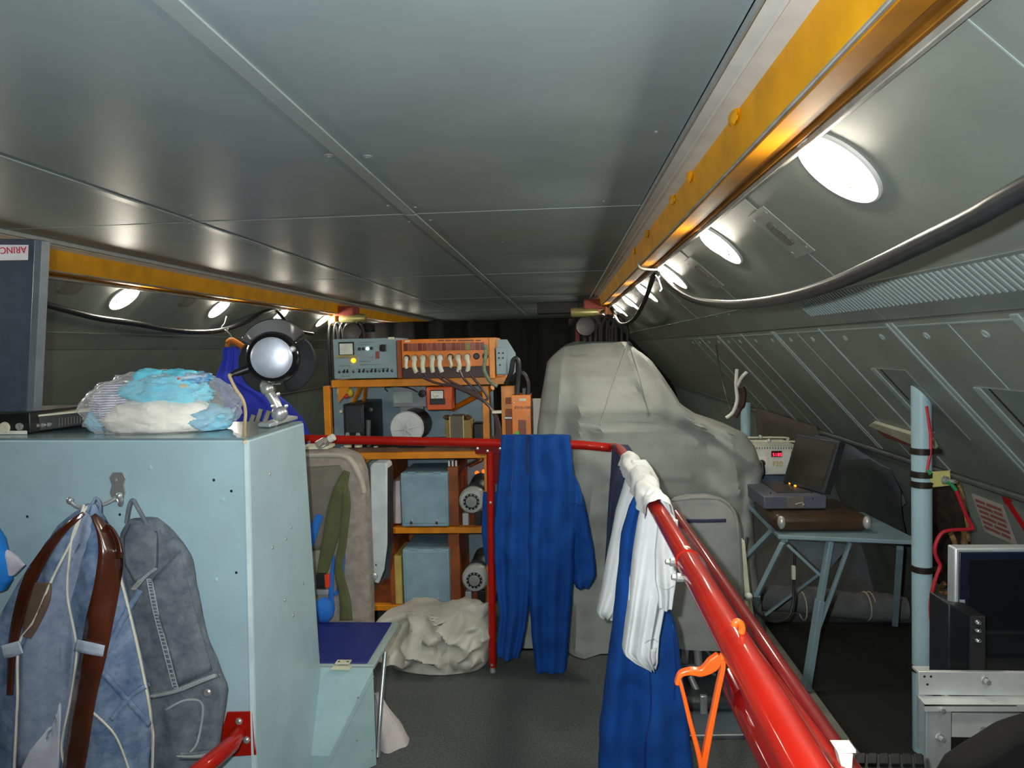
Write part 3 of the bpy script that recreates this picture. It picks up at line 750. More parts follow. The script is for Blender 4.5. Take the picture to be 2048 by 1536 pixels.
# ------------------------------------------------------------------ clear plastic bag of clothes
YB = 2.13; pm = YB/F
bc_ = at(322, 812, YB)
def lump(px, py, rx, ry, rz, seed, amp=.18, fr=2.2, nu=56, nv=30, Y=YB):
    c = at(px, py, Y)
    def fn(d):
        q = d*fr+Vector((seed*3.7, seed, 0)); return 1+amp*noise.noise(q)+amp*.7*(0.5-abs(noise.noise(q*2.1)))+amp*.3*noise.noise(q*5)
    m_ = MB().sphere(c, (rx*pm, ry, rz*pm), nu, nv, fn)
    for v in m_.v: v.z = max(v.z, ZT+.008)
    return m_
def stripes(nm, a, b, sc_):
    m_ = mat(nm, a, rough=.95); nt = m_.node_tree; b_ = nt.nodes['Principled BSDF']
    tc = nt.nodes.new('ShaderNodeTexCoord'); wv = nt.nodes.new('ShaderNodeTexWave'); wv.bands_direction = 'Z'; wv.inputs['Scale'].default_value = sc_; wv.inputs['Distortion'].default_value = 3; wv.inputs['Detail Scale'].default_value = .5
    nt.links.new(tc.outputs['Object'], wv.inputs['Vector']); rp = nt.nodes.new('ShaderNodeValToRGB')
    rp.color_ramp.elements[0].color = (*lin(a), 1); rp.color_ramp.elements[1].color = (*lin(b), 1); rp.color_ramp.elements[0].position = .15; rp.color_ramp.elements[1].position = .4
    nt.links.new(wv.outputs['Fac'], rp.inputs[0]); nt.links.new(rp.outputs[0], b_.inputs['Base Color']); return m_
sh = thing('printed_shirt', 'turquoise shirt with small fish print inside the clear plastic bag', 'shirt', at(350, 866, YB))
s1 = lump(335, 782, 88, .075, 42, 2, .3); s1.build('fabric', mat('turquoise_cotton', (70, 200, 232), rough=.85, rgb2=(136, 224, 242), scale=5), sh, smooth=60)
lump(385, 756, 38, .06, 13, 8, .3).build('collar', mat('blue_white_print', (70, 150, 200), rough=.85, rgb2=(214, 226, 234), scale=40), sh, smooth=60)
ss1 = surf(s1, .003)
M_INK = mat('fish_ink', (44, 52, 84)); M_FISH = mat('fish_yellow', (226, 206, 150))
for (x, y, k) in ((388, 758, 1), (366, 772, .9), (358, 757, .6)):
    patch(ss1, [(x-9*k, y), (x-2*k, y-6*k), (x+6*k, y-2*k), (x+10*k, y-6*k), (x+9*k, y+6*k), (x+5*k, y+1*k), (x-3*k, y+5*k)]).build('fish_print', M_INK if k > .95 else M_FISH if k > .7 else mat('fish_red', (200, 96, 90)), sh)
kn = thing('striped_knitwear', 'grey striped knitwear in the left end of the plastic bag', 'knitwear', at(232, 866, YB))
lump(232, 812, 46, .06, 44, 4, .2).build('fabric', stripes('striped_knit', (104, 104, 136), (214, 214, 224), 42), kn, smooth=60)
wh = thing('white_clothes', 'off-white folded clothes in the middle of the plastic bag', 'clothes', at(330, 866, YB))
lump(322, 836, 118, .098, 46, 6, .12, Y=YB-.012).build('fabric', mat('offwhite_cotton', (240, 234, 222), rough=.9), wh, smooth=60)
bb_ = thing('blue_towel', 'pale blue towel bunched at the bottom of the plastic bag', 'towel', at(420, 866, YB))
lump(418, 838, 46, .075, 30, 9, .2).build('fabric', mat('pale_blue_towel', (130, 190, 214), rough=.9), bb_, smooth=60)
lump(200, 842, 20, .05, 24, 11, .2).build('corner', MATS['pale_blue_towel'], bb_, smooth=60)
pb = thing('plastic_bag', 'crumpled clear plastic bag full of clothes on the pale blue cabinet', 'bag', at(322, 868, YB-.02))
def bagfn(d):
    q = d*1.9+Vector((4.1, 2.2, 1)); k = 1+.12*noise.noise(q)
    for s_, a in ((1.8, .12), (3.7, .05), (7, .012)): k += a*(.5-abs(noise.noise(q*s_)))*1.6
    return k
bg = MB().sphere(at(322, 818, YB), (152*pm, .125, 74*pm), 120, 60, bagfn)
for v in bg.v: v.z = max(v.z, ZT+.006)
bg.build('film', m_plastic_film('clear_film', tint=(255, 255, 255), opac=.13), pb, smooth=22)

# ------------------------------------------------------------------ desk fan on the cabinet corner
YN = 2.22; fm = YN/F
fan = thing('desk_fan', 'black three-bladed desk fan with polished dome on steel arm', 'fan', at(560, 845, YN))
hc = at(549, 715, YN); axn = Vector((.20, -1, .0)).normalized()
M_FANB = mat('black_fan_rubber', (34, 35, 37), rough=.5, var=.1, scale=8, coat=.15)
MB().lathe(hc, axn, [(36*fm, -.06), (50*fm, -.04), (53*fm, 0), (53*fm, .03), (48*fm, .045), (42*fm, .045)], 44).build('motor_ring', mat('gloss_black', (14, 14, 16), rough=.15, coat=.6, var=0), fan)
dome = MB().lathe(hc+axn*.040, axn, [(43*fm, 0), (41*fm, .006), (34*fm, .012), (22*fm, .016), (10*fm, .018), (.0001, .0185)], 40)
dome.build('dome', mat('brushed_steel', (190, 198, 212), rough=.38, metal=.45, var=.12, scale=9), fan)
e1 = Vector((1, 0, 0)); e1 = (e1-axn*e1.dot(axn)).normalized(); e2 = -axn.cross(e1)
if e2.z < 0: e2 = -e2
for k, a0_ in enumerate((96, -24, 214)):
    def bl(u, v):
        a = R(a0_+(u-.5)*112*(1-.0*v)); r = (28+54*v**.8*(0.80+.20*math.sin(math.pi*u)**.5))*fm
        if v > .95: r *= .992
        tw = (u-.5)*.05*(.4+v)
        return hc-axn*(.035)+e1*math.cos(a)*r+e2*math.sin(a)*r+axn*tw
    MB().grid(bl, 22, 12).build('blade', M_FANB, fan, solid=.004, smooth=60)
for (x, y) in ((508, 700), (586, 698)): MB().lathe(at(x, y, YN-.02), axn, [(.010, 0), (.010, .012), (.006, .016), (.0001, .016)], 14).build('lug', M_STEEL, fan)
MB().cyl(at(503, 735, YN), at(470, 747, YN-.02), .013, .012).build('switch_stem', M_BLACK, fan)
MB().cyl(at(472, 746, YN-.02), at(462, 750, YN-.025), .009).build('cable_gland', M_BLACK, fan)
MB().tube(ppath([(538, 765, YN), (532, 775, YN-.01), (548, 800, YN-.01), (560, 826, YN-.005)], per=5), [.017]*3+[.020]*3+[.016]*9+[.018], 14).build('arm', M_STEEL, fan)
MB().sphere(at(535, 778, YN-.012), .022).build('joint', M_STEEL, fan)
MB().sphere(at(559, 827, YN-.008), .026).build('joint', M_STEEL, fan)
MB().box(at(546, 766, YN), (.045, .02, .01)).build('yoke', M_STEEL, fan)
for (x, y) in ((556, 788), (572, 812), (545, 812)): MB().lathe(at(x, y, YN-.025), (.6, -.8, 0), [(.007, 0), (.006, .006), (.0001, .008)], 10).build('rivet', M_STEEL, fan)
MB().slab([Vector((p.x, p.y, ZT+.008)) for p in (at(516, 859, Z=ZT), at(540, 860, Z=ZT), at(596, 843, Z=ZT), at(575, 841, Z=ZT))], (0, 0, .012)).build('foot_bracket', M_ALU, fan, bevel=.003)
MB().cyl(at(548, 838, YN-.005)+Vector((0, 0, -.004)), Vector((at(556, 834, YN).x, at(556, 834, YN).y, ZT+.02)), .016, .02).build('foot_post', M_ALU, fan)
tag(ptube([(462, 750, YN-.03), (459, 752, YN-.04), (470, 775, YN-.05), (486, 800, YN-.06), (491, 825, YN-.10), (489, 850, YN-.16), (489, 872, YN-.26), (490, 884, 1.885)], .005, per=8).build('fan_cable', mat('beige_cable', (210, 184, 140), rough=.5)), 'thin beige cable running down from the desk fan over the cabinet edge', 'cable')
# ------------------------------------------------------------------ red railing round the stair opening
YR_ = 3.263
ra = thing('stair_railing', 'red enamelled tube railing around the stair opening with clothes hung over it', 'railing', at(985, 1345, Z=0))
far = [at(560, 877, YR_), at(800, 882, YR_), at(980, 886, YR_), at(1140, 889, YR_), at(1215, 895, YR_), Vector((.235, 3.20, 1.085)), Vector((.252, 3.05, 1.088)), Vector((.25, 2.5, 1.098)), Vector((.248, 1.8, 1.106)), Vector((.247, 1.42, 1.108))]
MB().tube(smoothpath(far, 6), .021, 16).build('top_rail', M_RED, ra, smooth=60)
MB().tube([(.247, 1.43, 1.108), (.247, 1.41, 1.108), (.244, .9, 1.109), (.238, .25, 1.109)], [.0215, .0245, .0245, .0245], 18).build('rail_sleeve', M_RED, ra, smooth=60)
MB().tube([(.247, 1.432, 1.108), (.247, 1.424, 1.108)], .0255, 18).build('weld_ring', M_RED, ra)
pb_ = at(985, 1338, Z=0.02); pt_ = at(980, 890, YR_)
MB().tube([(pt_.x, YR_, pt_.z-.03), (pb_.x, YR_, .03)], .018, 14).build('post', M_RED, ra)
MB().tube([(pb_.x, YR_, .035), (pb_.x, YR_, .004)], [.010, .016], 12).build('post_foot', M_STEEL, ra)
MB().fbox(950, 893, 1002, 908, YR_-.012, .024).build('tee_bracket', M_REDD, ra, bevel=.002)
gp = at(988, 905, YR_-.004)
MB().slab([at(986, 905, YR_-.004), at(1000, 905, YR_-.004), at(1012, 968, YR_-.004), at(990, 968, YR_-.004)], (0, .008, 0)).build('gusset', M_REDD, ra)
for (x, y) in ((955, 897), (975, 902), (1000, 897), (618, 884), (984, 1330), (981, 1005)):
    MB().lathe(at(x, y, YR_-.02), (0, -1, 0), [(.007, 0), (.006, .004), (.0001, .005)], 10).build('bolt', M_STEEL, ra)
# lower bars and clamp plates on the stair side
def barz(pts, r, m): return MB().tube([at(x, y, Z=z) for (x, y, z) in pts], r, 14)
barz([(1352, 1030, 1.03), (1420, 1131, 1.03), (1560, 1340, 1.03), (1700, 1548, 1.03), (1800, 1700, 1.03)], .016, 0).build('side_bar', M_REDD, ra, smooth=60)
barz([(1484, 1296, 1.045), (1560, 1404, 1.045), (1660, 1548, 1.045), (1730, 1650, 1.045)], .021, 0).build('middle_bar', M_RED, ra, smooth=60)
barz([(1462, 1362, 1.02), (1510, 1455, 1.02), (1560, 1552, 1.02), (1620, 1670, 1.02)], .019, 0).build('lower_bar', M_REDD, ra, smooth=60)
barz([(1395, 1135, 1.07), (1440, 1215, 1.07), (1500, 1320, 1.07)], .010, 0).build('clamp_bar', M_RED, ra, smooth=60)
cp = [at(1474, 1290, Z=1.07), at(1500, 1296, Z=1.07), at(1556, 1386, Z=1.07), at(1528, 1392, Z=1.07)]
MB().slab(cp, (0, 0, -.006)).build('clamp_plate', M_RED, ra, bevel=.001)
for (x, y) in ((1493, 1308), (1530, 1362)): MB().lathe(at(x, y, Z=1.07), (.15, -.5, .85), [(.010, 0), (.010, .006), (.006, .007), (.0001, .007)], 6).build('bolt', M_REDD, ra, smooth=0)
lp = [at(1448, 1340, Z=1.05), at(1470, 1330, Z=1.05), at(1490, 1370, Z=1.05), at(1466, 1388, Z=1.05)]
MB().slab(lp, (0, 0, -.02)).build('clamp_plate', M_REDD, ra, bevel=.001)
for (x, y) in ((1372, 1099), (1389, 1128), (1406, 1157)): MB().sphere(at(x, y, Z=1.122), (.010, .010, .008)).build('nut_cap', M_CREAM, ra)
for (x, y) in ((1341, 1124), (1354, 1155)): MB().lathe(at(x, y, Z=1.10), (-1, 0, .1), [(.008, -.012), (.009, 0), (.006, .003), (.006, .010), (.0001, .012)], 8).build('nut', M_STEEL, ra)
# white bracket at the lower right end
wb = thing('white_bracket', 'small white metal angle bracket at the lower end of the red railing', 'bracket', at(1700, 1536, .78))
MB().slab([at(1673, 1500, .80), at(1712, 1500, .80), at(1712, 1506, .80), at(1676, 1506, .80)], (0, .02, 0)).build('flange', M_WHITE, wb)
MB().slab([at(1676, 1506, .80), at(1706, 1508, .80), at(1702, 1560, .80), at(1690, 1560, .80)], (0, .012, 0)).build('web', M_WHITE, wb)

# orange coat hanger on the railing
M_HANG = mat('orange_plastic', (232, 92, 28), rough=.3, var=.05, coat=.3)
hg = thing('coat_hanger', 'empty orange plastic coat hanger hooked on the red railing', 'hanger', at(1410, 1540, 1.02))
YH = 1.03
MB().tube(ppath([(1443, 1318, YH), (1452, 1300, YH), (1466, 1288, YH-.01), (1478, 1276, YH-.02), (1484, 1258, YH-.02), (1480, 1246, YH-.02), (1472, 1244, YH-.02), (1468, 1252, YH-.02)], per=6), .0052, 10).build('hook', M_HANG, hg, smooth=60)
def flat(pts, Y, dep=.012):
    q = path2([(p[0], p[1], p[2]) for p in pts], 6); mb = MB(); n = len(q); vs = []
    for i, p in enumerate(q):
        t = (q[min(i+1, n-1)]-q[max(i-1, 0)]); t.z = 0; t.normalize(); s_ = Vector((-t.y, t.x, 0))*p.z/2
        a = at(p.x-s_.x, p.y-s_.y, Y); b = at(p.x+s_.x, p.y+s_.y, Y)
        vs += [a, b, b+Vector((0, dep, 0)), a+Vector((0, dep, 0))]
    fs = [(0, 1, 2, 3), tuple((n-1)*4+k for k in (3, 2, 1, 0))]
    for i in range(n-1):
        for k in range(4): fs.append((i*4+k, (i+1)*4+k, (i+1)*4+(k+1) % 4, i*4+(k+1) % 4))
    return mb.add(vs, fs)
flat([(1440, 1312, 12), (1428, 1330, 26), (1406, 1346, 16), (1380, 1346, 12), (1362, 1352, 10), (1354, 1372, 8)], YH).build('shoulder', M_HANG, hg, bevel=.002)
flat([(1444, 1316, 12), (1447, 1336, 10), (1438, 1380, 10), (1428, 1430, 10), (1418, 1480, 12), (1404, 1560, 12)], YH).build('side_bar', M_HANG, hg, bevel=.002)
flat([(1359, 1358, 7), (1370, 1400, 8), (1382, 1450, 9), (1398, 1510, 10), (1408, 1560, 11)], YH).build('side_bar', M_HANG, hg, bevel=.002)

# ------------------------------------------------------------------ clothes on the railing
ov = thing('work_overalls', 'royal blue overalls folded over the middle of the far red rail', 'overalls', at(1070, 1335, YR_))
m1 = MB()
loft(m1, [(870, 1003, 1066), (900, 1001, 1068), (960, 996, 1068), (1050, 988, 1066), (1150, 990, 1064), (1230, 1000, 1056), (1290, 994, 1046), (1310, 996, 1040)], YR_-.01, .085, 2.0, .014, 11, rnoise=.012, ns=11)
loft(m1, [(870, 1054, 1140), (900, 1054, 1143), (960, 1056, 1150), (1050, 1054, 1152), (1150, 1054, 1148), (1230, 1060, 1142), (1290, 1066, 1138), (1337, 1072, 1132)], YR_-.02, .10, 2.4, .015, 13, rnoise=.013, ns=11)
loft(m1, [(950, 1138, 1150), (1000, 1136, 1168), (1060, 1136, 1181), (1120, 1138, 1190), (1150, 1142, 1193), (1174, 1152, 1178)], YR_, .08, 1.5, .008, 17, rnoise=.016, ns=13)
loft(m1, [(985, 966, 996), (1060, 963, 998), (1120, 970, 998), (1142, 980, 998)], YR_+.05, .05, 1.2, .006, 19)
m1.build('cloth', M_OVERALL, ov, smooth=65)
so = surf(m1, .002)
MB().tube([so(p.x, p.y) for p in path2([(1055, 872), (1054, 920), (1056, 948)], 8)], .004, 6).build('zip', M_NAVY, ov)
for pts in ([(1142, 1010), (1150, 1006), (1166, 1010)], [(1030, 880), (1024, 960), (1020, 1060)]):
    MB().tube([so(p.x, p.y) for p in path2(pts, 8)], .002, 6).build('seam', mat('dark_blue_thread', (14, 50, 120)), ov)
nv = thing('navy_trousers', 'navy cloth hanging over the curved corner of the red rail', 'trousers', at(1220, 1190, 3.1))
m2 = MB()
loft(m2, [(890, 1226, 1256), (905, 1224, 1266), (935, 1222, 1276), (960, 1220, 1274), (990, 1218, 1256), (1040, 1215, 1246), (1110, 1211, 1236), (1192, 1206, 1230)], 3.16, .14, 1.6, .008, 21, rnoise=.007)
m2.build('cloth', M_NAVY, nv, smooth=65)
bo = thing('blue_dungarees', 'long royal blue dungarees hanging beneath the white shirt on the near rail', 'dungarees', at(1290, 1540, 2.1))
m3 = MB()
loft(m3, [(970, 1286, 1306), (985, 1272, 1312), (1010, 1258, 1312), (1060, 1244, 1300), (1150, 1234, 1310), (1250, 1225, 1352), (1350, 1212, 1364), (1450, 1199, 1378), (1570, 1196, 1390)], 2.16, .15, 2.0, .018, 23, rnoise=.018, ns=10)
m3.build('cloth', M_OVERALL, bo, smooth=65)
so3 = surf(m3, .002)
for pts in ([(1300, 1340), (1302, 1420), (1292, 1480), (1290, 1545)], [(1345, 1250), (1352, 1330), (1348, 1400)]):
    MB().tube([so3(p.x, p.y) for p in path2(pts, 8)], .0025, 6).build('seam', MATS['dark_blue_thread'], bo)
ws = thing('white_shirt', 'white cotton shirt thrown over the near red rail above blue dungarees', 'shirt', at(1270, 1335, 2.1))
m4 = MB()
loft(m4, [(920, 1264, 1292), (935, 1258, 1304), (960, 1250, 1318), (1020, 1232, 1322), (1100, 1216, 1316), (1180, 1202, 1296), (1225, 1192, 1250), (1236, 1206, 1226)], 2.52, .10, 2.6, .010, 25, rnoise=.006)
loft(m4, [(978, 1298, 1312), (990, 1288, 1332), (1010, 1282, 1344), (1050, 1274, 1354), (1100, 1266, 1352), (1160, 1260, 1340), (1220, 1254, 1328), (1270, 1247, 1318), (1300, 1243, 1316), (1320, 1268, 1316), (1336, 1296, 1312)], 1.97, .085, 3.0, .012, 27, rnoise=.006)
loft(m4, [(1040, 1316, 1356), (1100, 1310, 1354), (1160, 1310, 1352), (1185, 1316, 1348), (1216, 1318, 1344)], 1.90, .05, 1.6, .008, 29, rnoise=.005)
def saddle(u, v):
    y = 1.86+(2.72-1.86)*v; a = math.pi*(u-.5)*1.15
    wob = .010*noise.noise(Vector((u*3, v*9, 2)))+.010*(.4-abs(noise.noise(Vector((u*4, v*22, 5)))))
    r = .034+wob*1.3
    return Vector((.249+r*1.1*math.sin(a), y, 1.105+r*math.cos(a)-.02*abs(u-.5)))
m4.grid(saddle, 20, 40)
m4.build('cloth', M_SHIRT, ws, smooth=65)
sw = surf(m4, .002)
for pts in ([(1318, 1172), (1332, 1178), (1348, 1172)], [(1268, 1040), (1262, 1120), (1258, 1200)], [(1290, 1286), (1305, 1278), (1316, 1284)]):
    MB().tube([sw(p.x, p.y) for p in path2(pts, 8)], .0018, 6).build('seam', mat('shirt_seam', (196, 198, 200)), ws)
def cuff(u, v):
    a = 2*math.pi*u; c = at(1300, 1290+36*v, 1.955)
    return c+Vector((.020*math.cos(a)*(1-.3*v), .028*math.sin(a)*(1-.3*v), 0))
MB().grid(cuff, 20, 6, True).build('cuff', M_SHIRT, ws, smooth=65, solid=.002)

# ------------------------------------------------------------------ bench box with folding leaf
ZB = at(747, 1335, 2.5).z; XB = at(747, 1335, 2.5).x
bx = thing('bench_box', 'low pale blue metal box with sloping top between cabinet and railing', 'box', (XB-.2, 2.43, 0))
NR = at(657, 1512, 2.37); FR = Vector((XB, 2.5, ZB)); FL = Vector((XB-.5, 2.5, ZB)); NL = Vector((NR.x-.4, 2.37, NR.z))
bxm = MB().add([FR, NR, NL, FL]+[Vector((p.x, p.y, .003)) for p in (FR, NR, NL, FL)], [(0, 1, 2, 3), (7, 6, 5, 4), (0, 4, 5, 1), (1, 5, 6, 2), (2, 6, 7, 3), (3, 7, 4, 0)])
bxm.build('body', mat('pale_blue_box', (158, 188, 190), rough=.45, var=.03), bx, smooth=0, bevel=.003)
nB = (NR-FR).cross(Vector((0, 0, 1))).normalized(); nB = nB if nB.x > 0 else -nB
MB().slab([FR+nB*.001+Vector((0, 0, -.03)), NR+nB*.001+Vector((0, 0, -.03)), NR+nB*.001+Vector((0, 0, -.034)), FR+nB*.001+Vector((0, 0, -.034))], nB*.001).build('seam_line', M_RIB, bx, smooth=0)
for (x, y) in ((716, 1395), (714, 1480), (745, 1500)):
    MB().lathe(atp(x, y, FR, nB), nB, [(.004, 0), (.003, .002), (.0001, .003)], 10).build('rivet', M_STEEL, bx)
lf = thing('folding_leaf', 'folding leaf with navy vinyl lining hinged open behind the bench box', 'leaf', (XB-.25, 2.7, ZB-.4+.4))
MB().box((XB-.25, 2.715, ZB-.004), (.50, .41, .016)).build('board', M_RIB, lf, bevel=.003)
MB().box((XB-.262, 2.713, ZB+.007), (.465, .385, .006)).build('vinyl_lining', mat('navy_vinyl', (30, 42, 116), rough=.5, var=.04), lf, bevel=.002)
hx = at(686, 1325, 2.51).x
MB().box((hx, 2.515, ZB+.013), (.055, .03, .004)).build('hinge', M_CREAM, lf)
MB().box((hx, 2.49, ZB+.003), (.07, .03, .004)).build('hinge_plate', M_CREAM, lf)
for s_ in (-1, 1): MB().lathe((hx+s_*.017, 2.515, ZB+.015), (0, 0, 1), [(.005, 0), (.0001, .002)], 10).build('screw', M_DARK, lf)
tag(MB().tube([at(770, 1305, 2.72), at(762, 1400, 2.62), at(757, 1480, 2.57), at(756, 1500, 2.56), Vector((at(756, 1500, 2.56).x, 2.55, .004))], .0095, 12).build('support_rod', mat('zinc_tube', (196, 206, 208), rough=.3, metal=.8)), 'thin metal rod propping up the open navy leaf', 'rod')
# cloth on the floor
cvh = MB()
loft(cvh, [(1203, 940, 976), (1214, 878, 980), (1226, 776, 982), (1238, 756, 984), (1260, 750, 985), (1290, 762, 985), (1312, 782, 980), (1330, 800, 962), (1344, 818, 925), (1354, 830, 872)], 3.38, .30, 1.2, .012, 61, n=170, nr=90, sq=.6, top=1)
for v in cvh.v:
    q = Vector((v.x*5.5+v.z*3.0, v.z*5.0-v.x*2.0, 2.7)); q2 = Vector((v.x*9-v.z*6, v.z*7+v.x*6, 6.1))
    f_ = max(0.0, min(1.0, v.z/.06))
    v.y += f_*(-.10*(.5-abs(noise.noise(q)))*2+.05-.055*(.5-abs(noise.noise(q2)))*2+.03-.02*noise.noise(q2*2.3))
    v.x += f_*.02*noise.noise(q2*1.3); v.z = max(.005, v.z+f_*.014*noise.noise(q*2.1))
tag(cvh.build('canvas_heap', M_CANVAS, smooth=55), 'crumpled pale canvas cover lying on the floor below the orange rack', 'cover')
hp = MB()
hc2 = at(788, 1500, 2.62)
loft(hp, [(1388, 744, 762), (1420, 744, 778), (1450, 744, 798), (1490, 744, 820), (1520, 744, 826), (1560, 744, 815)], 2.66, .16, 1.6, .012, 31, rnoise=.012)
tag(hp.build('fallen_cloth', mat('pinkish_canvas', (196, 190, 188), rough=.85), smooth=65), 'pale cloth slumped on the floor beside the bench box rod', 'cloth')

# ------------------------------------------------------------------ aircraft seat behind the cabinet
se = thing('cabin_seat', 'grey fabric cabin seat with olive harness behind the pale blue cabinet', 'seat', at(680, 1400, 3.0)*1)
m5 = MB()
loft(m5, [(898, 545, 694), (903, 540, 712), (915, 538, 724), (940, 536, 733), (1000, 534, 738), (1080, 532, 742), (1160, 530, 745), (1260, 530, 746)], 3.02, .15, .8, .004, 33, sq=.45, top=1)
m5.build('backrest', M_SEAT, se, smooth=60)
s5 = surf(m5, .004)
MB().tube([s5(p.x, p.y) for p in path2([(560, 912), (660, 910), (692, 914), (708, 930), (722, 960), (728, 985)], 8)], .012, 8).build('piping', mat('beige_piping', (176, 168, 154), rough=.7), se)
patch(s5, [(580, 935), (678, 930), (690, 950), (678, 1040), (640, 1100), (580, 1100)]).build('centre_panel', mat('seat_dark_fabric', (112, 106, 98), rough=.95, bump=.3, bscale=260), se, solid=.004)
MB().box((-1.06, 2.80, .335), (.46, .34, .09)).build('cushion', M_SEAT, se, bevel=.03, seg=3)
MB().box((-1.06, 2.82, .22), (.42, .30, .14)).build('seat_frame', M_ALU, se, bevel=.01)
for sx in (-1, 1):
    for sy in (-1, 1): MB().tube([(-1.06+.17*sx, 2.82+.11*sy, .16), (-1.06+.17*sx, 2.82+.11*sy, .003)], .014, 10).build('leg', M_ALU, se)
M_OLIVE = mat('olive_webbing', (86, 90, 56), rough=.9, bump=.3, bscale=400); M_CUSH = mat('bright_blue_padding', (30, 104, 190), rough=.8)
s6 = surf(m5, .014); s7 = surf(m5, .008)
for pts in ([(694, 942, 12), (682, 975, 26), (672, 1020, 34), (662, 1070, 32), (648, 1130, 24), (640, 1160, 18)], [(690, 965, 10), (692, 1010, 18), (686, 1080, 16), (678, 1140, 18), (690, 1200, 22), (692, 1240, 26)]):
    band(s6, pts, 20, cross=4).build('harness_strap', M_OLIVE, se, solid=.005)
band(s7, [(666, 985, 4), (656, 1040, 10), (648, 1085, 6)], 8, cross=4).build('harness_padding', M_CUSH, se, solid=.006)
band(s7, [(688, 1050, 5), (684, 1120, 12), (680, 1170, 10), (670, 1190, 6)], 8, cross=4).build('harness_padding', M_CUSH, se, solid=.008)
band(s7, [(640, 1030, 14), (628, 1060, 18), (620, 1090, 16)], 8, cross=4).build('harness_padding', M_CUSH, se, solid=.008)
band(s7, [(668, 1110, 4), (662, 1180, 10), (666, 1220, 8)], 8, cross=4).build('harness_padding', M_CUSH, se, solid=.006)
MB().sphere(at(648, 1220, 2.90), (.045, .04, .055)).build('harness_padding', M_CUSH, se)
bkl = MB().fbox(632, 1148, 650, 1178, 2.915, .02).build('buckle', M_BLACK, se, bevel=.003)
MB().fbox(649, 1150, 658, 1176, 2.912, .02).build('buckle_release', mat('orange_red_plastic', (214, 62, 24), rough=.4), bkl, bevel=.003)
MB().fbox(632, 1180, 656, 1190, 2.918, .014).build('buckle_bar', M_STEEL, se, bevel=.002)
# folded arm table at the side of the seat
at_ = thing('seat_armrest', 'pale grey folded-up armrest table standing beside the cabin seat', 'armrest', at(755, 1175, 3.1))
MB().slab([at(x, y, 3.06) for (x, y) in ((745, 926), (770, 926), (774, 932), (774, 1090), (768, 1140), (757, 1168), (748, 1165), (742, 1100), (740, 935))], (0, .10, 0)).build('shell', mat('pale_armrest', (190, 198, 198), rough=.4), at_, bevel=.006)
MB().slab([at(x, y, 3.07) for (x, y) in ((774, 934), (777, 940), (777, 1092), (770, 1145), (760, 1170), (768, 1140), (774, 1090))], (0, .09, 0)).build('rubber_edge', M_BLACK, at_)
MB().lathe(at(748, 1152, 3.05), (0, -1, 0), [(.018, 0), (.018, .012), (.01, .015), (.0001, .015)], 18).build('pivot', M_STEEL, at_)
MB().fbox(739, 1120, 748, 1182, 3.07, .05).build('pivot_plate', M_BLACK, at_, bevel=.002)
MB().lathe(at(752, 1130, 3.058), (0, -1, 0), [(.004, 0), (.0001, .001)], 8).build('screw', M_DARK, at_)
bt = thing('plastic_bottle', 'small clear bottle with a white cap lying on the cabin seat', 'bottle', at(660, 898, 2.98))
ba, bb2 = at(634, 893, 2.97), at(657, 880, 2.97); dv = (bb2-ba).normalized()
MB().lathe(ba, dv, [(.012, 0), (.022, .006), (.022, .045), (.014, .056), (.011, .062)], 20).build('body', mat('clear_plastic', (226, 228, 228), rough=.08, trans=.85), bt)
MB().lathe(bb2+dv*.004, dv, [(.016, 0), (.016, .024), (.013, .027), (.0001, .027)], 16).build('cap', M_WHITE, bt)
tag(MB().fbox(600, 893, 655, 899, 2.96, .10).build('booklet', M_CREAM, bevel=.001), 'thin cream booklet lying on top of the cabin seat', 'booklet')
# ------------------------------------------------------------------ orange equipment rack
YK = 3.74
rk = thing('equipment_rack', 'orange steel equipment rack standing behind the red railing', 'rack', at(830, 1240, YK)*1)
rk_o = at(830, 1225, YK); 
M_RUST = mat('brown_orange_board', (146, 74, 26), rough=.55, var=.12, scale=8)
M_WOODSH = mat('brown_shelf', (92, 66, 48), rough=.7, var=.15, scale=14)
def rb(name, x0, y0, x1, y1, Y, dep, m, par=rk, bev=.003): return MB().fbox(x0, y0, x1, y1, Y, dep).build(name, m, par, bevel=bev)
zf = at(830, 1222, YK).z
def post(x, Y, ytop, name='post'):
    p = at(x, ytop, Y); q = at(x, 1222, Y); return MB().box((q.x, Y+.018, (p.z+.003)/2), (.036, .036, p.z-.003)).build(name, M_ORANGE, rk, bevel=.003)
post(669, YK, 772); post(982, YK, 772); post(669, YK+.46, 772); post(982, YK+.46, 772)
rb('top_beam', 661, 757, 1012, 772, YK-.005, .045, M_ORANGE); rb('top_shelf', 664, 757, 1008, 760, YK+.04, .45, M_ORANGE)
rb('shelf_beam', 668, 905, 978, 918, YK-.004, .045, M_ORANGE); rb('shelf', 672, 894, 985, 905, YK+.04, .44, M_WOODSH)
rb('shelf_beam', 778, 1055, 980, 1067, YK-.004, .045, M_ORANGE); rb('shelf', 778, 1050, 985, 1056, YK+.04, .44, M_RUST)
rb('shelf_beam', 672, 1211, 985, 1222, YK-.004, .045, M_ORANGE); rb('shelf', 672, 1208, 985, 1212, YK+.04, .44, M_RUST)
rb('divider', 777, 918, 786, 1212, YK+.01, .42, M_RUST); rb('divider', 896, 934, 917, 1052, YK+.03, .38, M_RUST); rb('divider', 898, 1068, 920, 1210, YK+.03, .38, M_RUST)
rb('back_plate', 672, 760, 990, 1215, YK+.47, .012, mat('back_plate_paint', (124, 148, 158), rough=.5, var=.05))
rb('rear_board', 800, 934, 900, 1052, YK+.40, .02, M_RUST); rb('rear_board', 800, 1068, 900, 1210, YK+.40, .02, M_RUST)
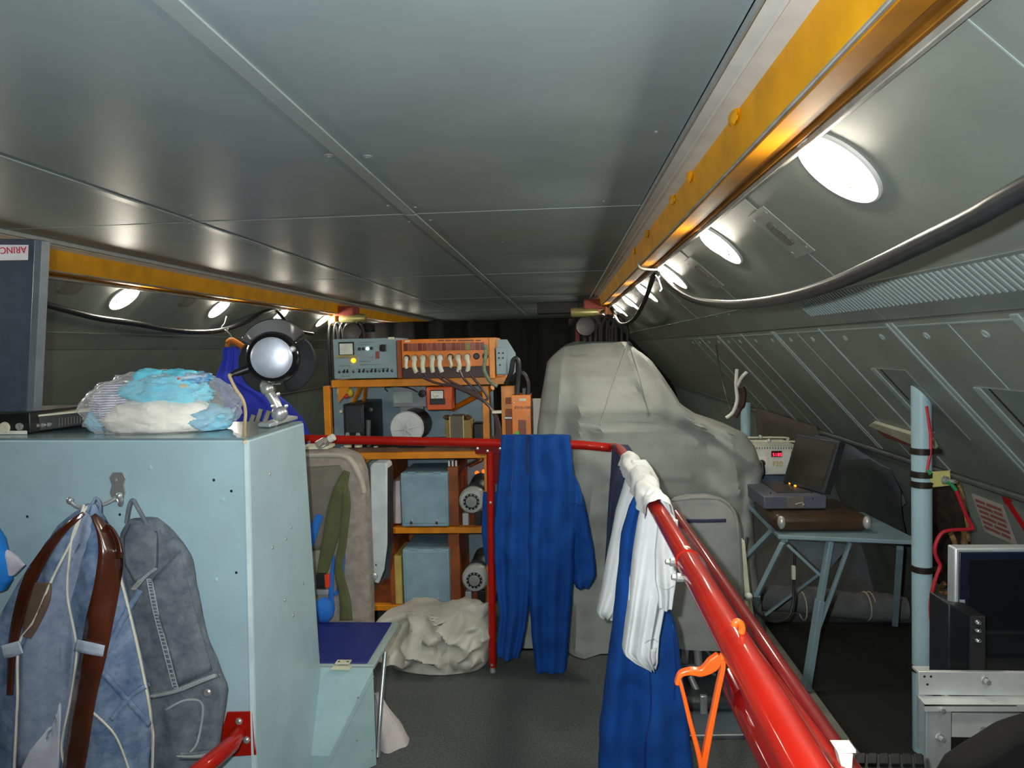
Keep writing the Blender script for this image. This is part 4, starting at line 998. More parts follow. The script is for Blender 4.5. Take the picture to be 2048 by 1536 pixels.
for (a, b, m_, r) in (((722, 772, YK+.06), (697, 826, YK+.3), M_ORANGE, .013), ((731, 772, YK+.1), (727, 815, YK+.35), M_ORANGE, .011), ((985, 775, YK+.25), (905, 818, YK+.42), M_ORANGEB, .016), ((742, 914, YK+.02), (716, 936, YK+.02), M_ORANGE, .010), ((960, 918, YK+.05), (940, 930, YK+.3), M_ORANGEB, .012)):
    MB().cyl(at(*a), at(*b), r, n=10).build('brace', m_, rk)
MB().slab([at(676, 772, YK), at(700, 772, YK), at(690, 790, YK), at(676, 806, YK)], (0, .008, 0)).build('gusset', M_ORANGE, rk)
# side column on the right
rb('side_column', 1003, 772, 1030, 878, YK-.02, .04, M_ORANGE)
for (x0, y0, x1, y1) in ((1011, 795, 1022, 808), (1011, 818, 1024, 876)): rb('column_opening', x0, y0, x1, y1, YK-.024, .006, M_RUST)
MB().cyl(at(1010, 836, YK-.03), at(1026, 836, YK-.03), .011).build('column_sleeve', M_STEEL, rk)

# grey control panel
cpn = thing('control_panel', 'grey-blue control panel with dial and toggle switches on the orange rack', 'panel', at(732, 757, YK))
YP = YK-.03
rb('case', 667, 677, 793, 757, YP, .30, M_GREYBLUE, cpn)
scf = rb('screen_frame', 677, 684, 708, 713, YP-.004, .006, M_BLACK, cpn, .001)
rb('screen', 679, 687, 705, 709, YP-.008, .005, mat('pale_screen', (214, 218, 206), rough=.3), scf, .001)
rb('brass_bar', 672, 710, 713, 715, YP-.014, .012, mat('brass', (196, 182, 120), rough=.35, metal=.6), cpn, .001)
MB().lathe(at(707, 721, YP), (0, -1, 0), [(.013, 0), (.012, .008), (.007, .014), (.0001, .015)], 16).build('pilot_light', mat('amber_glow', (250, 150, 20), emis=(255, 150, 20), estr=3.0, var=0), cpn)
for i, x in enumerate((719, 727, 735, 743)):
    MB().lathe(at(x, 698-(i*.4), YP), (0, -1, 0), [(.009, 0), (.008, .006), (.0001, .008)], 12).build('indicator', M_BLACK if i != 2 else mat('white_green_glow', (225, 255, 225), emis=(225, 255, 225), estr=3.0, var=0), cpn)
MB().lathe(at(766, 696, YP), (0, -1, 0), [(.020, 0), (.020, .004), (.015, .005), (.015, .001)], 20).build('fan_guard', M_BLACK, cpn)
MB().lathe(at(766, 696, YP), (0, -1, 0), [(.007, 0), (.007, .008), (.0001, .009)], 12).build('fan_hub', M_BLACK, cpn)
for k in range(4):
    a = R(45+90*k); c = at(766, 696, YP-.004); MB().cyl(c+Vector((.006*math.cos(a), 0, .006*math.sin(a))), c+Vector((.026*math.cos(a), 0, .026*math.sin(a))), .002, n=6).build('fan_spoke', M_BLACK, cpn)
rb('red_switch', 751, 703, 758, 717, YP-.006, .008, mat('dull_red', (150, 66, 58)), cpn, .001)
rb('maker_tag', 776, 674, 788, 679, YP-.004, .006, M_CREAM, cpn, .001)
for i, x in enumerate((679, 688, 695, 707, 719, 727, 735, 743, 751, 759, 767, 775, 784)):
    yb_ = 744-(x-679)*.025
    sw_ = MB().lathe(at(x, yb_, YP), (0, -1, 0), [(.007, 0), (.007, .003), (.004, .004), (.004, .005)], 10).build('toggle_switch', M_BLACK, cpn)
    MB().cyl(at(x, yb_, YP-.003), at(x+(1 if i % 2 else 0), yb_-4, YP-.02), .003, .004, n=8).build('toggle_lever', M_STEEL if i % 3 == 0 else M_BLACK, sw_)
for (x0, x1, y) in ((719, 748, 684), (719, 738, 689), (735, 746, 714), (718, 740, 722), (677, 700, 731), (720, 760, 729), (684, 700, 752), (712, 775, 737)):
    rb('printed_line', x0, y, x1, y+1, YP-.001, .002, mat('panel_print', (92, 106, 110)), cpn, 0)

# orange connector box
cb = thing('connector_box', 'orange connector box with fuses and white plugs on the rack top', 'box', at(890, 757, YK))
YC = YK-.07
rb('case', 803, 677, 978, 734, YC, .34, M_ORANGEB, cb); rb('lower_case', 803, 733, 980, 756, YC+.05, .29, mat('dark_rust_inside', (70, 50, 44)), cb)
rb('side_cheek', 794, 680, 803, 757, YC+.02, .3, M_RUST, cb); rb('end_frame', 978, 675, 990, 757, YC-.004, .34, M_ORANGE, cb)
rb('maker_tag', 810, 681, 820, 684, YC-.002, .004, M_WHITE, cb, 0)
for (x0, x1) in ((875, 888), (891, 902), (905, 912), (916, 948), (951, 962)): rb('printed_line', x0, 680, x1, 682, YC-.001, .002, mat('dark_print', (84, 44, 24)), cb, 0)
M_FUSE = [mat('fuse_red_%d' % i, c, rough=.3) for i, c in enumerate(((112, 42, 34), (126, 58, 48), (140, 76, 68), (112, 124, 62)))]
fz = random.Random(3)
for i in range(17):
    x = 807+i*9.6; k = 3 if i == 13 else fz.choice((0, 0, 1, 1, 2))
    rb('fuse_cap', x, 687-i*.15, x+7.6, 702-i*.15, YC-.010, .012, M_FUSE[k], cb, .002)
for i, x in enumerate((814, 830, 847, 866, 881, 901, 917, 935, 953, 971)):
    y = 716-i*.45; c = at(x, y, YC)
    so_ = MB().lathe(c, (0, -1, 0), [(.017, 0), (.017, .006), (.012, .008), (.012, .003)], 18).build('socket', M_BLACK, cb)
    if i < 8:
        big = i not in (0, 5); r = .0145 if big else .010
        pl = [c, c+Vector((0, -.022, 0)), at(x-1, y+5, YC-.038), at(x-(2 if i < 5 else -2), y+16, YC-.040), at(x+(3 if i in (1, 4) else 0), y+(30 if big else 20), YC-.036)]
        MB().tube(smoothpath(pl, 5), [r]*6+[r*1.1]*5+[r*.85]*10, 12).build('plug', M_CREAM if i not in (0, 4) else M_WHITE, cb)
M_BRCAB = mat('maroon_cable', (74, 56, 58), rough=.35, coat=.3)
cabs = [[(834, 745), (850, 757), (880, 768), (905, 772)], [(849, 747), (862, 762), (890, 770), (915, 775)], [(868, 745), (885, 760), (905, 770), (930, 778)], [(886, 752), (905, 765), (930, 776), (950, 785)], [(919, 740), (928, 758), (940, 770), (955, 785)], [(938, 742), (948, 758), (962, 775), (975, 795)]]
tails = [[(935, 776), (962, 795), (980, 812), (992, 830), (996, 855), (995, 890)], [(940, 780), (966, 800), (984, 818), (994, 840), (998, 865), (997, 890)]]
for k, c in enumerate(cabs):
    t_ = tails[k % 2]; pts = [(x, y, YC-.045) for (x, y) in c]+[(x+k*1.3-3, y+k*.8, YC-.05) for (x, y) in t_[1:]]
    tag(ptube(pts, .0065, per=6).build('power_cable', M_BRCAB), 'maroon cable from the %s white plug of the orange connector box' % ('second third fourth fifth seventh eighth'.split()[k]), 'cable', 'cables below the connector box')
rb('cable_tie', 984, 822, 1003, 827, YC-.075, .05, M_CREAM, cb, .001)
tag(ptube([(969, 690, YC-.01), (972, 700, YC-.02), (970, 722, YC-.02), (968, 738, YC-.02), (976, 757, YC-.02), (986, 768, YC), (995, 772, YC)], .010, per=6).build('green_wire_bundle', mat('green_wires', (92, 124, 100), rough=.6, rgb2=(150, 150, 120), scale=60)), 'frayed green wire bundle at the right end of the orange connector box', 'wires')
sb_ = thing('switch_box', 'small pale grey switch box fixed right of the orange connector box', 'box', at(1003, 750, YC))
rb('case', 992, 695, 1013, 749, YC-.01, .05, M_GREYBLUE, sb_)
MB().slab([at(x, y, YC+.06) for (x, y) in ((995, 679), (1014, 679), (1031, 706), (1031, 750), (995, 750))], (0, .008, 0)).build('backing_plate', M_GREYBLUE, sb_)
for (x, y) in ((998, 706), (1006, 706), (998, 716), (1006, 716), (1000, 730)): MB().lathe(at(x, y, YC-.01), (0, -1, 0), [(.005, 0), (.004, .004), (.0001, .005)], 8).build('terminal', M_BLACK, sb_)
tag(ptube([(1012, 768, YC), (1022, 745, YC-.02), (1026, 722, YC-.02), (1034, 718, YC-.02), (1038, 735, YC-.02), (1036, 765, YC-.02), (1034, 790, YC-.03)], .013, per=6).build('hose_loop', M_RUBBER), 'black looped hose feeding the orange regulator box', 'hose')
tag(ptube([(1022, 762, YC+.02), (1036, 745, YC), (1048, 748, YC), (1056, 765, YC), (1056, 790, YC-.02)], .011, per=6).build('hose_loop', M_RUBBER), 'second black hose behind the loop on the orange regulator box', 'hose')
rg = thing('regulator_box', 'tall orange regulator box with brown window right of the rack', 'box', at(1043, 885, YC))
rb('case', 1024, 790, 1062, 884, YC-.05, .16, M_ORANGEB, rg); rb('maker_tag', 1038, 797, 1052, 802, YC-.052, .004, M_CREAM, rg, 0)
rb('window', 1037, 840, 1052, 880, YC-.053, .005, mat('brown_window', (122, 62, 34), rough=.3), rg, .001)
rb('clip', 1031, 863, 1038, 878, YC-.056, .008, mat('green_clip', (60, 200, 40)), rg, .001)
text('РУ15-1000', .020, MATS['dark_print'], rg, at(1029, 818, YC-.0515), (1, 0, 0), (0, 0, 1))
for (x, y) in ((1027, 799), (1033, 802), (1027, 806), (1056, 833)): MB().lathe(at(x, y, YC-.05), (0, -1, 0), [(.004, 0), (.0001, .003)], 8).build('screw', M_STEEL, rg)
for (x0, x1) in ((1030, 1038), (1044, 1052)): rb('cable_gland', x0, 776, x1, 791, YC-.03, .03, M_BLACK, rg)
wp = tag(MB().fbox(1058, 798, 1090, 1010, 4.10, .03).build('white_board', M_WHITE, bevel=.003), 'plain white board standing between the rack and the draped console', 'board')

# things on the upper shelf
bk = thing('black_unit', 'black metal unit on the left of the rack upper shelf', 'unit', at(706, 895, YK+.05))
rb('case', 687, 808, 729, 895, YK+.05, .40, M_BLACK, bk, .006); rb('front_plate', 691, 812, 725, 866, YK+.045, .008, mat('charcoal_plate', (46, 50, 54), rough=.4), bk)
MB().lathe(at(741, 820, YK+.10), (0, -1, 0), [(.022, 0), (.020, .02), (.012, .024), (.0001, .024)], 18).build('knob', M_BLACK, bk)
MB().lathe(at(682, 823, YK+.045), (0, -1, 0), [(.009, 0), (.008, .006), (.0001, .008)], 12).build('latch', M_CREAM, bk)
MB().cyl(at(737, 840, YK+.06), at(737, 893, YK+.06), .014).build('column', mat('grey_cylinder', (84, 92, 94), rough=.4), bk)
for x, lb in ((696, 'short clear glass tube in front of the black unit, left one'), (717, 'short clear glass tube in front of the black unit, right one')):
    v_ = thing('glass_tube', lb, 'tube', at(x, 896, YK), 'glass tubes on the rack shelf')
    MB().lathe(at(x, 894, YK+.02), (0, 0, 1), [(.020, 0), (.020, .055), (.012, .066), (.010, .080), (.0001, .080)], 16).build('glass', mat('tube_glass', (206, 212, 210), rough=.1, trans=.7), v_)
    MB().lathe(at(x, 894, YK+.02)+Vector((0, 0, .002)), (0, 0, 1), [(.021, -.002), (.021, .010), (.0001, .010)], 16).build('base', M_CREAM, v_)
mo = thing('fan_motor', 'large round motor with six-rayed pale cover on the rack upper shelf', 'motor', at(822, 894, YK))
c = at(814, 856, YK-.01)
MB().lathe(c, (0.0, -1, 0), [(.083, -.26), (.090, -.24), (.090, -.02), (.088, 0)], 36).build('housing', mat('motor_black', (48, 50, 50), rough=.45), mo)
MB().lathe(c, (0, -1, 0), [(.092, -.01), (.092, .008), (.086, .018), (.03, .022), (.0001, .022)], 40).build('cover', mat('pale_grey_enamel', (190, 196, 196), rough=.35), mo)
for k in range(6):
    a = R(10+60*k); d_ = Vector((math.cos(a), 0, math.sin(a)))
    MB().tube([c+d_*.010+Vector((0, -.022, 0)), c+d_*.074+Vector((0, -.017, 0))], [.010, .003], 6).build('ray', MATS['pale_grey_enamel'], mo)
rb('foot', 795, 886, 850, 896, YK+.03, .2, M_BLACK, mo)
gb = thing('junction_box', 'pale grey junction box behind the round motor', 'box', at(818, 890, YK+.3))
rb('case', 786, 772, 852, 814, YK+.28, .12, mat('pale_grey_paint', (150, 158, 158), rough=.5), gb); rb('cover', 787, 783, 825, 806, YK+.272, .01, mat('mint_grey', (168, 184, 178), rough=.5), gb, .001)
rb('bracket', 800, 813, 846, 826, YK+.30, .05, MATS['pale_grey_paint'], gb); MB().lathe(at(845, 787, YK+.27), (0, -1, 0), [(.022, 0), (.022, .02), (.0001, .022)], 14).build('gland', M_BLACK, gb)
tag(ptube([(775, 783, YK+.2), (770, 775, YK+.2), (790, 772, YK+.2), (818, 776, YK+.2), (835, 784, YK+.2)], .004, per=6).build('thin_wire', M_RUBBER), 'thin black wire looped above the grey junction box', 'wire')
me_ = thing('panel_meter', 'orange panel meter with white needle dial under the connector box', 'meter', at(878, 822, YK-.03))
YM = YK-.04
rb('case', 853, 774, 904, 820, YM, .10, mat('meter_orange', (216, 92, 38), rough=.35), me_, .006)
bz = rb('bezel', 860, 780, 888, 808, YM-.006, .008, M_BLACK, me_, .002); rb('dial', 862, 782, 886, 797, YM-.008, .004, M_WHITE, bz, 0); rb('lower_cover', 859, 797, 890, 809, YM-.010, .008, M_BLACK, me_, .002)
MB().tube([at(872, 797, YM-.0095), at(865, 790, YM-.0095)], .0008, 5).build('needle', M_BLACK, bz)
for i in range(7): rb('scale_mark', 864+i*3.1, 784, 864.6+i*3.1, 786, YM-.0088, .001, M_BLACK, bz, 0)
text('mA', .010, M_BLACK, bz, at(871, 793, YM-.0086), (1, 0, 0), (0, 0, 1), 'dial_lettering')
tr = thing('transformer', 'brass and grey laminated transformer on the rack upper shelf', 'transformer', at(917, 895, YK+.1))
rb('core', 900, 832, 927, 894, YK+.12, .12, mat('laminated_core', (104, 98, 82), rough=.5), tr); rb('coil', 891, 840, 901, 894, YK+.13, .10, mat('ochre_tape', (158, 128, 60), rough=.5), tr); rb('coil', 926, 840, 943, 894, YK+.13, .10, MATS['ochre_tape'], tr)
for x in (899, 926): rb('brass_strap', x, 833, x+2, 894, YK+.112, .012, MATS['brass'], tr, 0)
for x in (894, 934): MB().sphere(at(x, 834, YK+.16), (.022, .03, .012), 14, 8, lambda d: 1+.5*noise.noise(d*4)).build('wire_tuft', mat('copper_brown', (112, 78, 52)), tr)
rl = tag(MB().fbox(946, 846, 975, 894, YK+.2, .1).build('relay', M_BLACK, bevel=.008), 'small black box-shaped relay right of the transformer', 'relay')
sk = thing('wall_socket', 'round white socket with red and yellow plug in the rack corner', 'socket', at(690, 800, YK+.06))
MB().lathe(at(687, 783, YK+.07), (0, -1, 0), [(.034, 0), (.034, .012), (.028, .018), (.0001, .018)], 24).build('cover', M_CREAM, sk)
for (x, y) in ((686, 778), (686, 784)): MB().lathe(at(x, y, YK+.051), (0, -1, 0), [(.005, 0), (.0001, .001)], 10).build('hole', M_BLACK, sk)
MB().sphere(at(700, 785, YK+.06), (.018, .015, .024)).build('yellow_plug', mat('yellow_plastic', (214, 184, 40)), sk); MB().sphere(at(692, 792, YK+.055), (.020, .015, .014)).build('red_plug', mat('red_plastic', (190, 50, 44)), sk)
# small oddments on the shelf edge under the rail
for k, (x, y, w_, h_, m_, lb) in enumerate(((684, 898, 8, 9, mat('pale_blue_bit', (150, 170, 190)), 'pale blue connector on the shelf edge under the rail'), (697, 893, 12, 12, mat('orange_bit', (206, 112, 60)), 'orange block on the shelf edge under the rail'), (718, 900, 10, 6, M_WHITE, 'white terminal block on the shelf edge under the rail'),
        (751, 897, 7, 9, M_WHITE, 'small white cylinder on the shelf edge under the rail'), (828, 900, 8, 4, M_WHITE, 'flat white clip on the shelf edge under the motor'), (897, 898, 4, 10, M_WHITE, 'upright white clip on the shelf edge below the transformer'))):
    tag(MB().fbox(x-w_/2, y-h_/2, x+w_/2, y+h_/2+ (904-y-h_/2 if False else 0), YK+.0+.045, .03).build('shelf_part', m_, bevel=.003), lb, 'part', 'small parts on the shelf edge')
# lower shelves
for (x0, y0, x1, y1, lb) in ((802, 946, 896, 1054, 'blue-grey latched case on the rack middle shelf'), (806, 1099, 899, 1210, 'blue-grey latched case on the rack bottom shelf')):
    cs = thing('latched_case', lb, 'case', at((x0+x1)/2, y1, YK), 'blue-grey cases in the rack')
    rb('body', x0, y0, x1, y1, YK-.015, .34, M_BOXBLUE, cs, .008)
    rb('lid_panel', x0+5, y0+5, x1-5, y1-7, YK-.018, .006, M_BOXBLUE, cs, .003)
    for f_ in (.22, .76):
        x = x0+(x1-x0)*f_
        lt = rb('latch', x-3, y1-14, x+3, y1-2, YK-.022, .010, M_STEEL, cs, .002); MB().lathe(at(x, y1-8, YK-.024), (0, -1, 0), [(.007, 0), (.006, .004), (.0001, .005)], 10).build('latch_knob', M_BLACK, lt)
        rb('hinge', x-7, y0-2, x+7, y0+1, YK-.018, .008, M_BOXBLUE, cs, .001)
tag(MB().fbox(785, 962, 801, 1048, YK+.03, .28).build('white_folder', mat('pinkish_white', (206, 196, 194)), bevel=.006), 'thin white folder standing left of the middle latched case', 'folder')
tag(MB().fbox(782, 1112, 804, 1208, YK+.02, .28).build('yellow_folder', mat('yellow_card', (196, 176, 92), rough=.7), bevel=.003), 'yellow card folder standing left of the bottom latched case', 'folder')
for (x, y, lb) in ((943, 1003, 'grey round gear motor on the rack middle shelf'), (949, 1160, 'grey round gear motor on the rack bottom shelf')):
    gm = thing('gear_motor', lb, 'motor', at(x, y+40, YK), 'gear motors in the rack')
    c = at(x, y, YK-.03)
    MB().lathe(c, (-.12, -1, -.25), [(.050, -.26), (.056, -.25), (.056, -.20), (.050, -.19), (.050, -.17), (.056, -.16), (.056, -.11), (.064, -.10)], 28).build('housing', mat('dark_finned', (56, 58, 58), rough=.5), gm)
    MB().lathe(c, (-.05, -1, 0), [(.066, -.10), (.073, -.08), (.073, -.02), (.060, .004), (.048, .006)], 36).build('flange', mat('pale_motor_grey', (168, 174, 172), rough=.35), gm)
    MB().lathe(c+Vector((0, -.004, 0)), (-.05, -1, 0), [(.044, 0), (.044, .004), (.034, .005)], 30).build('vent_ring', M_BLACK, gm)
    MB().lathe(c+Vector((0, -.006, 0)), (-.05, -1, 0), [(.031, 0), (.030, .006), (.0001, .008)], 28).build('hub', mat('hub_grey', (140, 146, 144), rough=.4), gm)
    for k in range(12):
        a = 2*math.pi*k/12; d_ = Vector((math.cos(a), 0, math.sin(a))); MB().box(c+d_*.039+Vector((0, -.010, 0)), (.006, .006, .006)).build('tooth', MATS['pale_motor_grey'], gm)
    rb('foot', x-18, y+24, x-6, y+50 if y > 1100 else y+48, YK-.03, .05, M_ALU, gm); rb('foot', x+6, y+22, x+20, y+48, YK-.03, .05, M_BLACK, gm)
for (x, y, lb) in ((954, 946, 'glowing orange indicator behind the rail post, left one'), (968, 943, 'glowing orange indicator behind the rail post, right one')):
    tag(MB().sphere(at(x, y, YK+.40), .013).build('indicator_lamp', mat('orange_glow', (255, 90, 20), emis=(255, 80, 10), estr=3.0, var=0)), lb, 'indicator')
ws_ = tag(ptube([(960, 918, YK+.02), (940, 926, YK+.02), (925, 935, YK+.03), (915, 955, YK+.05)], .004, per=6).build('thin_wire', M_RUBBER), 'thin dark wire under the rack shelf above the gear motor', 'wire')
for k in range(3): tag(MB().fbox(896+k*7, 921, 900+k*7, 937, YK+.05, .02).build('spring_clip', M_WHITE, bevel=.002), '%s of three white clips hanging under the rack shelf' % ('left', 'middle', 'right')[k], 'clip')
# ------------------------------------------------------------------ overhead crane carriages and hanging cables
M_CRED = mat('crane_red', (156, 66, 52), rough=.6); M_BRASS2 = mat('old_brass', (186, 176, 120), rough=.35, metal=.5)
M_GLASSY = mat('headlight_glass', (226, 234, 236), rough=.15, var=.05)
for side, lb in ((1, 'red crane carriage with round headlight under the right beam'), (-1, 'red crane carriage with round headlight under the left beam')):
    X = (lambda x: x) if side > 0 else mir
    yy = 9.0
    t = thing('crane_carriage', lb, 'carriage', (X(.5), yy, 1.55), 'crane carriages under the beams')
    MB().box((X(.42), yy, 2.08), (.26, .30, .12)).build('end_truck', M_CRED, t, bevel=.01)
    MB().box((X(.60), yy, 1.98), (.10, .16, .16)).build('side_plate', mat('crane_orange', (230, 132, 30), rough=.4), t, bevel=.01)
    MB().lathe((X(.30)-.0, yy-.1, 1.98), (1, 0, 0), [(.05, -.18), (.06, -.16), (.06, .10), (.05, .16)], 20).build('drum', M_BRASS2, t)
    hring = MB().lathe((X(.30), yy-.16, 1.80), (0, -1, 0), [(.12, 0), (.125, .03), (.115, .05), (.10, .045)], 30).build('headlight_ring', M_RUBBER, t)
    MB().lathe((X(.30), yy-.165, 1.80), (0, -1, 0), [(.10, 0), (.09, .02), (.05, .035), (.0001, .04)], 30).build('headlight_glass', M_GLASSY, hring)
    MB().box((X(.26), yy+.05, 1.86), (.34, .22, .10)).build('gearbox', M_DARK, t, bevel=.01)
    MB().box((X(.2), yy, 1.70), (.05, .05, .3)).build('hanger_bar', M_CRED, t)
    rnd = random.Random(5+side)
    n_ = 6
    for k in range(n_):
        x0 = X(.46)+(k-2.5)*.07*side; dep = (1.25 if side < 0 else .55)+rnd.uniform(-.15, .2); w_ = .10+rnd.uniform(0, .1)
        pts = [(x0, yy-.1, 1.86-dep), (x0, yy-.1, 1.86-dep*.5), (x0+.01, yy-.12, 1.80), (x0+w_*.5, yy-.12, 1.93), (x0+w_, yy-.12, 1.80), (x0+w_+.01, yy-.1, 1.86-dep*.5), (x0+w_+.02, yy-.1, 1.86-dep)]
        tag(MB().tube(smoothpath(pts, 6), .020, 8).build('crane_cable', M_RUBBER), '%s black cable loop hanging below the %s crane carriage' % (('first', 'second', 'third', 'fourth', 'fifth', 'sixth')[k], 'right' if side > 0 else 'left'), 'cable', 'cable loops below the %s carriage' % ('right' if side > 0 else 'left'))
def xtube(pts, X, r, per=8, n=12, extra=()): return MB().tube(smoothpath([at(p[0], p[1], X=X) for p in pts]+[Vector(p) for p in extra], per), r, n)
fs = thing('festoon_cable', 'thick black cable sagging along the right wall from the beam hook', 'cable', (.62, 2.5, 1.6))
XF = .62
xtube([(1316, 528), (1326, 552), (1350, 578), (1390, 600), (1450, 609), (1510, 606), (1580, 594), (1660, 570), (1750, 532), (1850, 484), (1950, 434), (2060, 372)], XF, .0165, extra=[(.625, .55, 1.80), (.63, .0, 1.93), (.62, -.7, 2.0), (.60, -1.2, 2.01)]).build('sheath', M_RUBBER, fs, smooth=60)
f2 = tag(xtube([(1314, 528), (1304, 560), (1290, 600), (1270, 636), (1252, 648), (1238, 646), (1226, 625), (1216, 602)], XF, .017).build('festoon_cable', M_RUBBER, smooth=60), 'black cable loop beyond the beam hook near the draped console', 'cable')
hk2 = thing('cable_hook', 'bent wire hook clipped over the yellow beam holding the black cable', 'hook', at(1315, 520, X=XF))
hy = at(1315, 500, X=.60).y
MB().tube(smoothpath([(.49, hy, 2.08), (.49, hy, 2.03), (.56, hy, 2.015), (.61, hy, 2.02), (.625, hy, 2.06)], 5), .007, 8).build('clip', M_STEEL, hk2)
MB().tube(smoothpath([(.60, hy, 2.015), (.615, hy, 1.985), (.60, hy, 1.965), (.585, hy, 1.98)], 5), .005, 8).build('eye', M_STEEL, hk2)
MB().tube(smoothpath([(.60, hy, 1.965), (.61, hy, 1.93), (.62, hy, 1.895), (.61, hy, 1.88)], 5), .006, 8).build('shank', M_STEEL, hk2)
XL = mir(.64)
tag(xtube([(20, 580), (80, 605), (140, 622), (200, 637), (270, 647), (330, 658), (390, 664), (440, 661), (490, 645), (520, 628), (545, 618), (556, 624), (572, 642), (600, 662), (625, 668)], XL, .020).build('festoon_cable', M_RUBBER, smooth=60), 'black cable sagging along the left wall behind the plastic bag', 'cable')
for k, (x, y) in enumerate(((450, 655), (556, 612))):
    p = at(x, y, X=XL); tag(MB().tube(smoothpath([p+Vector((.02, 0, .10)), p+Vector((.0, 0, .04)), p+Vector((-.03, 0, .0)), p+Vector((0, 0, -.05)), p+Vector((.03, 0, -.01))], 5), .006, 8).build('cable_hook', M_STEEL), ('wire hook on the left cable above the blue coat' if k == 0 else 'wire hook on the left beam above the desk fan'), 'hook')
# blue coat hung behind the fan
XYC = 6.0
co = thing('work_coat', 'ultramarine work coat on a wooden hanger behind the desk fan', 'coat', at(540, 905, XYC))
m6 = MB()
loft(m6, [(694, 447, 476), (706, 446, 480), (716, 448, 478), (735, 441, 484), (760, 435, 498), (775, 436, 525), (785, 446, 548), (810, 456, 580), (840, 462, 606), (870, 464, 618), (930, 462, 622), (1010, 460, 624)], XYC, .26, 2.4, .03, 35, rnoise=.025, ns=4)
m6.build('cloth', mat('ultramarine_cotton', (52, 70, 216), rough=.85, bump=.1, bscale=60), co, smooth=65)
s8 = surf(m6, .012)
for pts in ([(512, 850), (522, 818)], [(527, 850), (538, 822)], [(500, 850), (507, 830)]): band(s8, pts, 9).build('reflective_stripe', mat('reflective_grey', (176, 178, 170), rough=.5), co, solid=.004)
chg = thing('wooden_hanger', 'orange-brown wooden hanger holding the ultramarine coat', 'hanger', at(462, 690, XYC))
MB().tube(ppath([(454, 694), (457, 685), (464, 681), (474, 686), (486, 694)], XYC-.02, 5), [.018]*5+[.028]*6+[.026]*10, 10).build('bar', mat('varnished_wood', (190, 112, 36), rough=.35), chg)
MB().tube(ppath([(463, 682), (462, 672), (455, 664), (449, 660)], XYC-.02, 5), .006, 8).build('hook', M_STEEL, chg)

# ------------------------------------------------------------------ grey draped console
dc = thing('draped_console', 'tall console under a grey tarpaulin in the middle of the deck', 'cover', at(1280, 1312, 3.7)*1)
m7 = MB()
loft(m7, [(683, 1150, 1258), (690, 1128, 1264), (705, 1112, 1284), (722, 1095, 1302), (760, 1088, 1322), (800, 1082, 1346), (826, 1079, 1385), (842, 1077, 1430), (856, 1076, 1470), (882, 1074, 1492), (930, 1068, 1508), (965, 1064, 1502), (1000, 1060, 1490), (1100, 1050, 1495), (1200, 1042, 1505), (1260, 1037, 1515), (1318, 1032, 1518)], 3.80, .60, 1.5, .028, 41, n=150, nr=110, sq=.28, rnoise=.030, ns=4.2, top=.25)
for v in m7.v:
    v.z = max(.006, v.z)
    if v.z > 1.38 and v.y < 3.8: v.y += (v.z-1.38)*.75
    q = Vector((v.x*5.5, v.z*1.2, 3.3)); fz_ = max(0, min(1, (1.40-v.z)/.5))
    v.y += fz_*.030*(0.5-abs(noise.noise(q)))*1.5+.012*noise.noise(Vector((v.x*14, v.z*10, 8)))
    if v.z < .35: v.y -= (.35-v.z)*.25*(.5+.8*noise.noise(Vector((v.x*7, 1, 4))))
creases = [([(1256, 686), (1205, 830), (1188, 1010)], .030, .020), ([(1128, 690), (1112, 860), (1082, 1010)], .020, .03), ([(1258, 690), (1302, 840), (1335, 990)], .028, .022), ([(1300, 722), (1380, 840), (1500, 925)], .026, .022),
           ([(1400, 850), (1372, 985)], .030, .025), ([(1455, 862), (1478, 985)], .030, .022), ([(1165, 745), (1150, 1010)], .026, .025), ([(1340, 930), (1450, 990)], .022, .02), ([(1090, 745), (1180, 760), (1300, 745)], .020, .012), ([(1180, 1020), (1140, 1180), (1160, 1300)], .04, .03), ([(1290, 1010), (1262, 1180), (1300, 1300)], .035, .03)]
for pl7, am, wd in creases:
    pp7 = [at(x, y, 3.52) for (x, y) in pl7]
    for v in m7.v:
        if v.y > 3.85: continue
        best = 9
        for a7, b7 in zip(pp7[:-1], pp7[1:]):
            ex, ez = b7.x-a7.x, b7.z-a7.z; tt = max(0, min(1, ((v.x-a7.x)*ex+(v.z-a7.z)*ez)/(ex*ex+ez*ez)))
            best = min(best, math.hypot(v.x-a7.x-ex*tt, v.z-a7.z-ez*tt))
        v.y -= am*math.exp(-best/wd)
m7.build('tarpaulin', M_TARP, dc, smooth=38)
s9 = surf(m7, .003)
MB().tube([s9(p.x, p.y) for p in path2([(1256, 686), (1240, 730), (1222, 780), (1200, 850)], 8)], .004, 6).build('seam', M_TARP, dc)
MB().tube([s9(p.x, p.y) for p in path2([(1258, 686), (1275, 740), (1300, 830)], 8)], .004, 6).build('seam', M_TARP, dc)
text('МАТАРА', .020, mat('faint_grey_print', (120, 124, 122)), dc, s9(1146, 711)+Vector((0, -.012, .0)), (1, 0, 0), (0, .25, 1))
wbn = thing('wire_bundle', 'white and maroon wire bundle rising from the console to the wall', 'wires', at(1470, 845, 4.3))
YWB = 4.2
MB().tube(ppath([(1452, 836), (1466, 824), (1474, 800), (1472, 770), (1474, 738)], YWB, 6), .010, 8).build('white_wire', M_WHITE, wbn)
MB().tube(ppath([(1474, 772), (1482, 756), (1494, 744)], YWB, 6), .010, 8).build('white_wire', M_WHITE, wbn)
MB().tube(ppath([(1470, 836), (1482, 812), (1486, 790), (1482, 774)], YWB+.02, 6), [.014]*6+[.022]*13, 10).build('dark_sleeve', mat('maroon_sleeve', (62, 36, 38), rough=.6), wbn)
